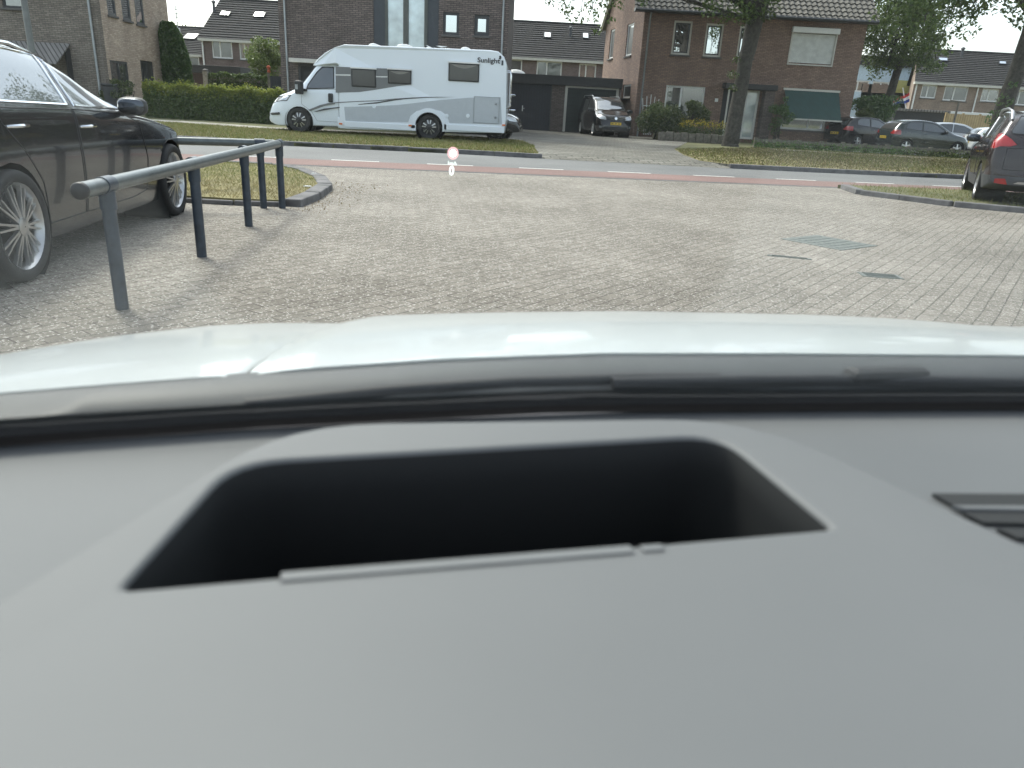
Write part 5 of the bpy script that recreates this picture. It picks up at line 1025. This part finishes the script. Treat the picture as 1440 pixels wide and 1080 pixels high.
x, z = ms(703.3, 82.5); m = MB(mo); m.lathe([(.035, 0), (.005, .004)], (x, YM-.003, z+.05), (0, -1, 0), 10); m.prism([(x-.05, YM-.006, z), (x+.005, YM-.006, z-.03), (x+.05, YM-.006, z+.03), (x, YM-.006, z+.035)], (0, .004, 0)); m.tube([(x, YM-.005, z), (x, YM-.005, z-.15)], .006, 5); m.build('leaf_mark', 'ink', mh)
x, z = ms(706.5, 88.5); m = MB(mo); m.box((x-.03, YM-.012, z-.07), (x+.03, YM, z+.07)); m.build('marker_lamp', 'slate', mh, bevel=.01)
# roof boxes
for x0, x1, y0, y1, hh in ((509, 531, 60.5, 64, .11), (550, 578, 60, 66, .14), (588, 606, 63.5, 67, .10), (612, 624, 64.5, 68, .08), (642, 663, 65.5, 69, .10)):
    a = ms(x0, y1); b = ms(x1, y1); zt = a[1]+hh*.62; m = MB(mo); m.prism([(a[0], YM+.55, zt-.15), (a[0]+.10, YM+.55, zt+.02), (a[0]+.22, YM+.55, zt+.05), (b[0]-.22, YM+.55, zt+.05), (b[0]-.10, YM+.55, zt+.02), (b[0], YM+.55, zt-.15)], (0, .75, 0)); m.build('roof_hatch', 'white', mh, bevel=.03)
# rear bicycle carrier
xr_ = ms(712.5, 100)[0]; m = MB(mo); z_ = lambda py: ms(715, py)[1]
for y in (YM+.35, YM+1.5):
    m.tube([(xr_-.03, y, z_(99)), (xr_+.10, y, z_(99)), (xr_+.12, y, z_(104)), (xr_+.12, y, z_(150)), (xr_-.03, y, z_(154))], .022, 7); m.tube([(xr_+.12, y, z_(133)), (xr_+.28, y, z_(133))], .02, 6); m.tube([(xr_+.12, y, z_(155)), (xr_+.30, y, z_(155))], .03, 6)
for q in (136, 142, 148): m.tube([(xr_+.16, YM+.1, z_(q)), (xr_+.16, YM+1.9, z_(q))], .02, 6)
m.build('bicycle_carrier', 'chrome', mh, True)
# cab
CR = dict(n=60, r=.345, base=99, bulge=.02, crown=.07,
 zr=[(0, 2.22), (.5, 2.20), (.72, 2.10), (1.0, 1.78), (1.3, 1.45), (1.62, 1.28), (1.95, 1.16), (2.14, 1.02), (2.28, .86), (2.36, .62)],
 zs=[(0, 1.36), (.9, 1.34), (1.3, 1.27), (1.62, 1.12), (1.95, .98), (2.18, .80), (2.36, .5)],
 wb=[(0, 1.02), (1.2, 1.02), (1.75, .98), (2.05, .86), (2.26, .72), (2.36, .55)], wr=[(0, .80), (.7, .80), (1.3, .86), (1.9, .74), (2.36, .45)], zb=[(0, .30), (1.0, .28), (2.0, .24), (2.36, .34)])
bm = shell(CR, 60); fx = 0.0; xb_ = ms(476, 150)[0]; fwx = xb_-ms(419.5, 172)[0]
T = Matrix.Translation(Vector((xb_+.02, YM+.07+1.03, .02))-mo) @ Matrix.Rotation(math.pi, 4, 'Z')
for s_ in (1, -1): bmesh.ops.delete(bm, geom=carve(bm, circ(fwx, .43, .42), (0, 2), lambda c, n, s_=s_: c.y*s_ > .4), context='FACES')
def cabpart(poly, nm, mat, ax, cond, tr=None):
    fs = carve(bm, poly, ax, cond)
    if not fs: return
    nb = split(bm, fs); nb.transform(T); o = part(nb, nm, mat, mh)
    if tr: trim(nb, *tr[:2], o, tr[2])
    nb.free(); return o
for s_ in (1, -1):
    sd_ = lambda c, n, s_=s_: c.y*s_ > .3 and n.y*s_ > .1
    cabpart([(.17, 1.43), (1.02, 1.37), (.98, 1.50), (.72, 1.86), (.55, 2.02), (.2, 2.03)], 'cab_window', 'carglass_dim', (0, 2), sd_, ('window_seal', 'rubber', .016))
    cabpart([(.03, .45), (.72, .45), (.88, .72), (1.18, .92), (1.18, 1.30), (1.05, 1.355), (.03, 1.40)], 'cab_door', 'van_white', (0, 2), sd_, ('door_gap', 'zinc', .006))
fr_ = lambda c, n: n.x > .05 and c.x > .4
cabpart([(-.84, 1.46), (.84, 1.46), (.76, 2.08), (-.76, 2.08)], 'windscreen', 'carglass', (1, 2), fr_, ('windscreen_seal', 'rubber', .02))
for s_ in (1, -1): cabpart([(s_*a_, z_q) for a_, z_q in ((.40, .88), (.78, .92), (1.0, 1.0), (1.0, 1.16), (.84, 1.14), (.45, 1.0))], 'headlight', 'lamp_clear', (1, 2), lambda c, n: c.x > 1.3 and n.x > .02, ('lamp_gap', 'rubber', .012))
cabpart([(-.6, .52), (.6, .52), (.6, .66), (-.6, .66)], 'grille', 'plastic', (1, 2), fr_)
bm.transform(T); part(bm, 'cab', 'van_white', mh); bm.free()
m = MB(mo); x0 = xb_-2.30; m.tube([(x0, YM+1.65, .60), (x0, YM+.52, .60), (x0+.14, YM+.30, .60), (x0+.40, YM+.13, .63)], .04, 6); m.build('bumper_strip', 'plastic', mh, True)
m = MB(mo); m.box((xb_-.05, YM+.02, .30), (xb_+.16, YM+.5, ms(478, 165)[1])); m.build('step_panel', 'van_white', mh, bevel=.03)
side_poly('cab_film', [(433, 154.6), (450, 147.6), (462, 144.8), (471, 144), (471, 146.2), (456, 149), (440, 154.8), (436, 156.4)], 'van_dark', -.015); side_poly('cab_film', [(441, 157), (456, 152.5), (484, 149.6), (488, 150.2), (466, 153.2), (445, 157.2)], plain('black_film2', (.05, .052, .055), .4), -.012)
x, z = ms(464.5, 137.5); m = MB(mo); m.box((x-.075, YM-.005, z-.13), (x+.075, YM+.06, z+.13)); m.build('door_handle', 'plastic', mh, bevel=.03)
x, z = ms(423.5, 123); m = MB(mo); m.box((x-.13, YM-.30, z-.20), (x+.10, YM-.04, z+.19)); mm = m.build('mirror', 'plastic', mh, bevel=.05); m = MB(mo); m.box((x-.02, YM-.06, z-.1), (x+.16, YM+.1, z-.03)); m.build('mirror_arm', 'plastic', mm); m = MB(mo); m.box((x-.10, YM-.305, z-.06), (x-.02, YM-.299, z+.08)); m.build('mirror_cap', 'zinc', mm)
for wx in (xb_-fwx, cx):
    for s_, yy in ((-1, YM+.075), (1, YM+WD-.10)):
        hub = thing('axle', None, None); hub.parent = mh
        hub.location = Vector((wx, yy, .1))-mo; hub.rotation_euler = (0, 0, math.pi); wheel(hub, 0, 0, .365, -s_, 'split', .235)
        for c_ in list(hub.children): c_.parent = mh; c_.location = hub.location; c_.rotation_euler = hub.rotation_euler
        bpy.data.objects.remove(hub)
    m = MB(mo); m.lathe([(.44, 0), (.44, .5), (.02, .5)], (wx, YM+.075, .44), (0, 1, 0), 20, False); m.build('wheel_housing', 'rubber', mh, True)

# ------------------------------------------------------------------ parked cars
def heading(dx, dy): return math.atan2(dy, dx)
hA = heading(-.36, 2.95); dA = Vector((math.cos(hA), math.sin(hA), 0)); nA = Vector((-dA.y, dA.x, 0))
build_car('estate_car', 'glossy black estate car with chrome window trim beside the railing', 'car', Vector((-3.10, 4.62, 0))+nA*.935, hA, ESTATE, 'paint_black')
hP = R(65); dP = Vector((math.cos(hP), math.sin(hP), 0)); nP = Vector((-dP.y, dP.x, 0))
build_car('crossover_car', 'brown crossover car with red tail lights parked on the grass', 'car', Vector((8.12, 13.95, .04))-nP*.875, hP, CROSS, 'paint_brown')
hC = heading(.16, -1); dC = Vector((math.cos(hC), math.sin(hC), 0)); nC = Vector((-dC.y, dC.x, 0)); fc = Vector((4.12, 37.5, .1))
build_car('compact_van', 'black compact van with yellow plate in front of the garage', 'van', fc-dC*3.1, hC, VANLET, 'paint_black')
build_car('hatchback', 'dark green hatchback parked nose right, nearest in the car park', 'car', (17.45, 37.2, .12), R(6), HATCH, 'paint_green', full=False, scale=1.0)
build_car('parked_car', 'black car with pale rear window next to the dark green hatchback', 'car', (16.3, 40.4, .12), R(22), dict(HATCH, n=60), 'paint_black', full=False, scale=1.04)
build_car('parked_car', 'silver car half hidden behind the dark green hatchback', 'car', (20.7, 40.6, .12), R(-4), dict(HATCH, n=56), 'paint_silver', full=False, scale=1.0)
build_car('parked_car', 'white car bonnet showing beside the crossover mirror', 'car', (22.3, 38.8, .12), R(-6), dict(HATCH, n=56), 'paint_white', full=False, scale=.92)
build_car('parked_car', 'grey car mostly hidden behind the corner of the brick house', 'car', (16.4, 43.6, .12), R(24), dict(HATCH, n=56), 'paint_silver', full=False, scale=1.0)
build_car('parked_car', 'black car nose poking out behind the rear of the motorhome', 'car', (-3.42, 28.1, .10), R(-8), dict(HATCH, n=60), 'paint_black', full=False)

# ------------------------------------------------------------------ the car the photo is taken from
OY = R(14); of = Vector((-math.sin(OY), math.cos(OY), 0)); orr = Vector((math.cos(OY), math.sin(OY), 0))
own = thing('white_car', 'white car with grey dashboard, seen from the driver seat', 'car', (0, 0, 0)); oo = Vector((0, 0, 0))
def OW(u, v, z): return orr*u+of*v+Vector((0, 0, z))
def ou(px, py, z): p = gnd(px, py, z); return p.dot(orr), p.dot(of)
def rpoly(c, rad, arc=7, seg=12):
    """rounded four-sided loop with a fixed number of points; c = near-left, near-right, far-right, far-left"""
    c = [Vector((*p, 0)) for p in c]; out = []
    for i in range(4):
        p, a, b = c[i], c[i-1], c[(i+1) % 4]; r = rad[i]; da, db = (a-p).normalized(), (b-p).normalized(); s, e = p+da*r, p+db*r
        for k in range(arc): t = k/(arc-1); out.append(s*(1-t)**2+p*2*t*(1-t)+e*t*t)
        nx = c[(i+1) % 4]; rn_ = rad[(i+1) % 4]; e2 = nx+(p-nx).normalized()*rn_
        for k in range(1, seg): out.append(e.lerp(e2, k/seg))
    return [(q.x, q.y) for q in out]
ZD = .97
NL, NR, FR, FL = ou(168, 829, ZD), ou(1172, 742, ZD), ou(1012, 611, ZD), ou(330, 649, ZD)
def grow(c, g):
    cx_, cy_ = sum(p[0] for p in c)/4, sum(p[1] for p in c)/4; r = []
    for x, y in c: r.append((x+math.copysign(g, x-cx_), y+math.copysign(g, y-cy_)))
    return r
op = [NL, NR, FR, FL]
BN = [ou(-560, 918, .968), ou(1700, 935, .968), ou(1052, 594, .968), ou(412, 603, .968)]; BN[0] = (BN[0][0], .10); BN[1] = (BN[1][0]+.06, .10)
rear_l, rear_m, rear_r = ou(0, 624, .955), ou(740, 578, .955), ou(1440, 570, .955)
OUT = [(-.75, .06), (1.25, .06), (1.25, rear_r[1]-.03), (-.75, rear_l[1]-.05)]
ROp = [.008, .008, .034, .034]; bot = [(x*.97+.0028, y*1.0) for x, y in op]
LO = [(rpoly(grow(bot, .012), ROp), .86), (rpoly(grow(op, .002), ROp), .94), (rpoly(op, ROp), .9665), (rpoly(grow(op, .0014), ROp), .9690), (rpoly(grow(op, .003), ROp), .9698), (rpoly(grow(op, .005), ROp), .970),
      (rpoly(grow(BN, -.004), [.03, .03, .08, .07]), .9695), (rpoly(BN, [.03, .03, .08, .07]), .9670), (rpoly(grow(BN, .006), [.03, .03, .08, .07]), .9575), (rpoly(grow(BN, .010), [.03, .03, .08, .07]), .9550)]
out = rpoly(OUT, [.02]*4)
def rear_v(u): return float(np.interp(u, [-.75, -.24, -.06, .19, .59, 1.25], [rear_l[1]-.055, rear_l[1], ou(400, 597, .955)[1], ou(850, 575, .955)[1], rear_r[1], rear_r[1]-.07]))
out = [(u, rear_v(u) if v > .4 else v) for u, v in out]
b9 = LO[-1][0]; b9 = [(u, min(v, rear_v(u)-.012)) for u, v in b9]; LO[-1] = (b9, LO[-1][1]); b8 = [(u, min(v, rear_v(u)-.018)) for u, v in LO[-2][0]]; LO[-2] = (b8, LO[-2][1])
LO += [([(a[0]*.6+b[0]*.4, a[1]*.6+b[1]*.4) for a, b in zip(b9, out)], .9545), ([(a[0]*.1+b[0]*.9, a[1]*.1+b[1]*.9) for a, b in zip(b9, out)], .9535), (out, .9530), ([(u+.0, v+(.006 if v > .4 else -.01)) for u, v in out], .945), ([(u, v+(.004 if v > .4 else -.02)) for u, v in out], .80)]
m = MB(); n0 = len(LO[0][0]); V = []; F = []
for lp, z in LO: V += [OW(u, v, z) for u, v in lp]
for i in range(len(LO)-1):
    for j in range(n0): F.append((i*n0+j, i*n0+(j+1) % n0, (i+1)*n0+(j+1) % n0, (i+1)*n0+j))
F.append(tuple(range(n0))); m.add(V, F)
tD = NT('dash_plastic'); pD = tD.pos(); tD.set(tD.ramp(tD.noise(pD, 3, 3), [(.3, (.097, .101, .102)), (.7, (.109, .113, .114))]), .62, spec=.4); tD.bump(tD.noise(pD, 900, 2), .25, .0006)
tB = NT('bin_black'); tB.set((.024, .025, .025), .7, spec=.2)
dash = m.build('dashboard', ['dash_plastic', 'bin_black'], own, True)
mi = [1 if (i//n0) < 2 else 0 for i in range(len(F))]; mi[-1] = 1; dash.data.polygons.foreach_set('material_index', mi)
m = MB(); a, b, c, d = ou(394, 797, .972), ou(900, 752, .972), ou(935, 747, .972), ou(400, 786, .972)
A1, B1 = OW(*ou(394, 819, .9702), .9702), OW(*ou(893, 776, .9715), .9702); up_ = of*.0075; m.frame_box(A1, B1-A1, up_, (0, 0, .0012)); m.frame_box(OW(*ou(905, 774.5, .9715), .9702), (B1-A1)*.07, up_*.8, (0, 0, .0012)); m.build('display_cover', plain('cover_grey', (.105, .11, .111), .65), dash, bevel=.0007)
# demister slot and slats on the right
for k, (py0, py1, xa_) in enumerate(((697, 714, 1310), (724, 738, 1352), (746, 760, 1400))):
    z_ = .9562; p = [OW(*ou(x, y, z_), z_-.0002) for x, y in ((xa_, py0), (1640, py0+2), (1640, py1+6), (xa_+30, py1))]; m = MB(); m.prism(p, (0, 0, .0022)); m.build('vent_slot', 'bin_black', dash)
m = MB(); p = [OW(*ou(x, y, .9562), .9562) for x, y in ((1335, 717), (1640, 718), (1640, 726), (1355, 722))]; m.prism(p, (0, 0, .004)); m.build('vent_slat', 'dash_plastic', dash, bevel=.001)
# scuttle, wiper, bonnet, wings
def strip(name, us, rows, mat, par=own, smooth=True, solid=0):
    """rows: list of functions u -> (v, z)"""
    m = MB(); V = [OW(u, *r(u)) for r in rows for u in us]; k = len(us); m.add(V, [(i*k+j, i*k+j+1, (i+1)*k+j+1, (i+1)*k+j) for i in range(len(rows)-1) for j in range(k-1)]); return m.build(name, mat, par, smooth, solid=solid)
cow = [(px, py) for px, py in ((-300, 580), (0, 553), (200, 537), (400, 522.5), (620, 507.5), (850, 499), (1100, 499), (1440, 502), (1900, 520))]
cu_ = np.array([ou(*p, .95) for p in cow])
def cowl_v(u): return float(np.interp(u, cu_[:, 0], cu_[:, 1]))
us = list(np.linspace(-.50, 1.4, 60))
strip('scuttle', us, [lambda u: (rear_v(u)+.012, .80), lambda u: (rear_v(u)+.02, .905), lambda u: (rear_v(u)*.72+cowl_v(u)*.28, .912), lambda u: (rear_v(u)*.45+cowl_v(u)*.55, .926), lambda u: (cowl_v(u)-.045, .943), lambda u: (cowl_v(u)-.008, .9485), lambda u: (cowl_v(u)+.012, .9475), lambda u: (cowl_v(u)+.09, .915)], plain('scuttle_plastic', (.055, .059, .06), .5))
def wiper(pts, lump=None, label=None):
    t = [OW(*ou(px, py, zz), zz) for px, py, zz in pts]; m = MB(); m.tube(t, .0085, 8); o = m.build('wiper', 'plastic', own, True); m = MB(); m.tube([p+Vector((0, 0, -.012))+of*.006 for p in t], .006, 6); m.build('wiper_blade', 'rubber', o, True)
    if lump: m = MB(); p = OW(*ou(*lump, .935), .935); m.frame_box(p-orr*.05-of*.012, orr*.10, of*.026, (0, 0, .018)); m.build('wiper_pivot', 'plastic', o, bevel=.008)
wiper([(345, 572, .935), (420, 565, .936), (560, 551, .937), (720, 540, .938), (880, 535, .938), (1010, 534, .938)])
wiper([(860, 541, .938), (1060, 537, .938), (1160, 536, .938), (1330, 538, .938), (1600, 545, .938)], (1245, 538))
front_px = [(-40, 508), (0, 499), (100, 481), (200, 466.5), (300, 455.5), (380, 452), (480, 452.5)]
fb_px = [(505, 449), (540, 443.5), (640, 441), (850, 438), (1100, 442), (1280, 448), (1440, 455.5), (1600, 465)]
fw = np.array([ou(*p, .80) for p in front_px]); fb_ = np.array([ou(*p, .815) for p in fb_px])
seam0 = ou(350, 516, .945)
def seam_u(v): return float(np.interp(v, [.6, seam0[1], fb_[0][1]+.03], [seam0[0]-.02, seam0[0], fb_[0][0]]))
def lofted(name, left, right, frontv, zc, rear, nu=40, nv=18, drop=.25, lip=None, mat='own_white', edge=.0):
    """top skin from the scuttle to the nose, then rolled down at the front"""
    m = MB(); V = []; rows = nv+7
    for i in range(rows):
        lipr = i == 0; i_ = max(0, i-1); t = min(1, i_/(nv-1)); k = max(0, i_-(nv-1))
        for j in range(nu):
            q = j/(nu-1); s = 1-(1-t)**1.25
            uf = left(1)+(right(1)-left(1))*q; v1 = frontv(uf); v0f = rear; u0 = left(0)+(right(0)-left(0))*q; v0 = v0f(u0)
            u = u0+(uf-u0)*t; v = v0+(v1-v0)*t; z = zc(u, t)
            if k: v += .05*math.sin(k/6*math.pi/2)-.0; z -= .30*(1-math.cos(k/6*math.pi/2))
            z -= edge*(max(0, 1-q*14)**2+max(0, 1-(1-q)*14)**2)
            if lipr: z -= .014; v += .004
            V.append(OW(u, v, z))
    m.add(V, [(i*nu+j, i*nu+j+1, (i+1)*nu+j+1, (i+1)*nu+j) for i in range(rows-1) for j in range(nu-1)]); return m.build(name, mat, own, True)
tW = NT('own_white'); tW.set((.56, .59, .585), .28, coat=.5, spec=.4)
frontB = lambda u: float(np.interp(u, fb_[:, 0], fb_[:, 1])); frontF = lambda u: float(np.interp(u, fw[:, 0], fw[:, 1]))
zB = lambda u, t: .957-.10*t**1.7-.045*t+.012*(1-((u-.47)/.6)**2)*(.3+.7*(1-t)) if True else 0
rearB = lambda u: cowl_v(u)+.004
bonn = lofted('bonnet', lambda t: seam0[0]+(fb_[0][0]-seam0[0])*t, lambda t: 1.06+(.0)*t, frontB, lambda u, t: .951-.136*t**1.35+.012*math.sin(math.pi*min(1, max(0, (u+.12)/1.2)))*min(1, t*4)*(1-t), rearB, 70, 22, edge=.004)
m = MB()
for u0 in (.12, .84):                                    # two raised swages along the bonnet
    pass
lofted('wing', lambda t: -.50-.06*t, lambda t: seam0[0]-.004+(fb_[0][0]-seam0[0])*t, frontF, lambda u, t: .949-.152*t**1.3-.03*max(0, (-u-.30)/.3)**2, rearB, 40, 20, edge=.003)
lofted('wing', lambda t: 1.064, lambda t: 1.52, frontB, lambda u, t: .950-.146*t**1.35-.03*max(0, (u-1.25)/.3)**2, rearB, 30, 20, edge=.003)
# windscreen: real laminated pane; the dashboard mirrors in it by itself
t = NT('windscreen_glass'); g_ = t.t.nodes.new('ShaderNodeNewGeometry'); dt = t.t.nodes.new('ShaderNodeVectorMath'); dt.operation = 'DOT_PRODUCT'; t.l(g_.outputs['Incoming'], dt.inputs[0]); t.l(g_.outputs['Normal'], dt.inputs[1])
c_ = t.math('ABSOLUTE', dt.outputs['Value']); f_ = t.math('ADD', t.math('MULTIPLY', t.math('POWER', t.math('SUBTRACT', 1.0, c_), 5.0), .72), .018)
tr = t.t.nodes.new('ShaderNodeBsdfTransparent'); tr.inputs[0].default_value = (.955, .985, .97, 1); gl = t.t.nodes.new('ShaderNodeBsdfGlossy'); gl.inputs['Roughness'].default_value = .035
mx = t.t.nodes.new('ShaderNodeMixShader'); t.l(f_, mx.inputs[0]); t.l(tr.outputs[0], mx.inputs[1]); t.l(gl.outputs[0], mx.inputs[2]); t.l(mx.outputs[0], t.out.inputs[0])
SL_ = math.tan(R(34)); m = MB(); ug = np.linspace(-.72, 1.35, 30); vg = np.linspace(0, 1, 14); V = []; v_base = lambda u: rear_v(u)+.008
for dz in (0, .005):
    for q in vg:
        for u in ug:
            v = v_base(u)-.95*q; V.append(OW(u, v, .957+(v_base(u)-v)*SL_-.05*q*q+dz))
nu, nv = len(ug), len(vg); N = nu*nv; F = [(i*nu+j, i*nu+j+1, (i+1)*nu+j+1, (i+1)*nu+j) for i in range(nv-1) for j in range(nu-1)]; F = F+[tuple(N+k for k in f)[::-1] for f in F]
F += [(j, N+j, N+j+1, j+1) for j in range(nu-1)]+[((nv-1)*nu+j, (nv-1)*nu+j+1, N+(nv-1)*nu+j+1, N+(nv-1)*nu+j) for j in range(nu-1)]+[(i*nu, (i+1)*nu, N+(i+1)*nu, N+i*nu) for i in range(nv-1)]+[(i*nu+nu-1, N+i*nu+nu-1, N+(i+1)*nu+nu-1, (i+1)*nu+nu-1) for i in range(nv-1)]
m.add(V, F); m.build('windscreen', 'windscreen_glass', own, True)
m = MB(); ub = np.linspace(-.6, 1.3, 40)
for dz, q in ((-.004, -.014), (-.004, .017), (.0095, .017), (.0095, -.014)):
    for u in ub: v = v_base(u)-.95*q; m.v.append(OW(u, v, .957+(v_base(u)-v)*SL_-.05*q*q+dz))
k_ = len(ub); m.f = [(r*k_+j, r*k_+j+1, ((r+1) % 4)*k_+j+1, ((r+1) % 4)*k_+j) for r in range(4) for j in range(k_-1)]; m.mi = [0]*len(m.f); m.build('windscreen_frit', 'rubber', own)
# head-up display: the projected image hangs above the bonnet
def emit(name, col, s):
    t = NT(name); e = t.t.nodes.new('ShaderNodeEmission'); e.inputs[0].default_value = (*col, 1); e.inputs[1].default_value = s; t.l(e.outputs[0], t.out.inputs[0]); return name
emit('hud_white', (.92, 1, .97), .85); emit('hud_pink', (1, .55, .58), .62); emit('hud_grey', (.60, .75, .72), .5)
HD = 2.35; sc_ = HD*.94/FPX
def hudm(px, py): return Matrix.Translation(gnd(px, py, 0)*0+Vector((0, 0, CAM_H))+ray(px, py)*(HD/ray(px, py).y)) @ Matrix.Rotation(R(86), 4, 'X') @ Matrix.Rotation(R(-3), 4, 'Z')
hud = thing('head_up_display', None, None); hud.parent = own
def disc(name, px, py, r0, r1, mat, sx=.92):
    m = MB(); n = 36; V = [Vector((r*sc_*math.cos(2*math.pi*i/n)*sx, r*sc_*math.sin(2*math.pi*i/n), 0)) for r in (r0, r1) for i in range(n)]
    m.add([hudm(px, py) @ v for v in V], [(i, (i+1) % n, n+(i+1) % n, n+i) for i in range(n)] if r0 > 0 else [tuple(range(n, 2*n))]); return m.build(name, mat, hud)
disc('sign_ring', 637, 215.5, 6.4, 8.6, 'hud_pink'); disc('sign_face', 637, 215.5, 0, 5.6, 'hud_white')
text_mesh('limit_digits', '30', 7.5*sc_, hudm(637, 215.5) @ Matrix.Translation((0, 0, .004)), 'hud_grey', hud, .0003)
text_mesh('unit_letters', 'km/h', 7.6*sc_, hudm(636, 229.8) @ Matrix.Diagonal((.85, 1, 1, 1)), 'hud_white', hud, .0003); text_mesh('speed_digit', '0', 17.5*sc_, hudm(635, 240.6) @ Matrix.Diagonal((.82, 1, 1, 1)), 'hud_white', hud, .0003, .0012)
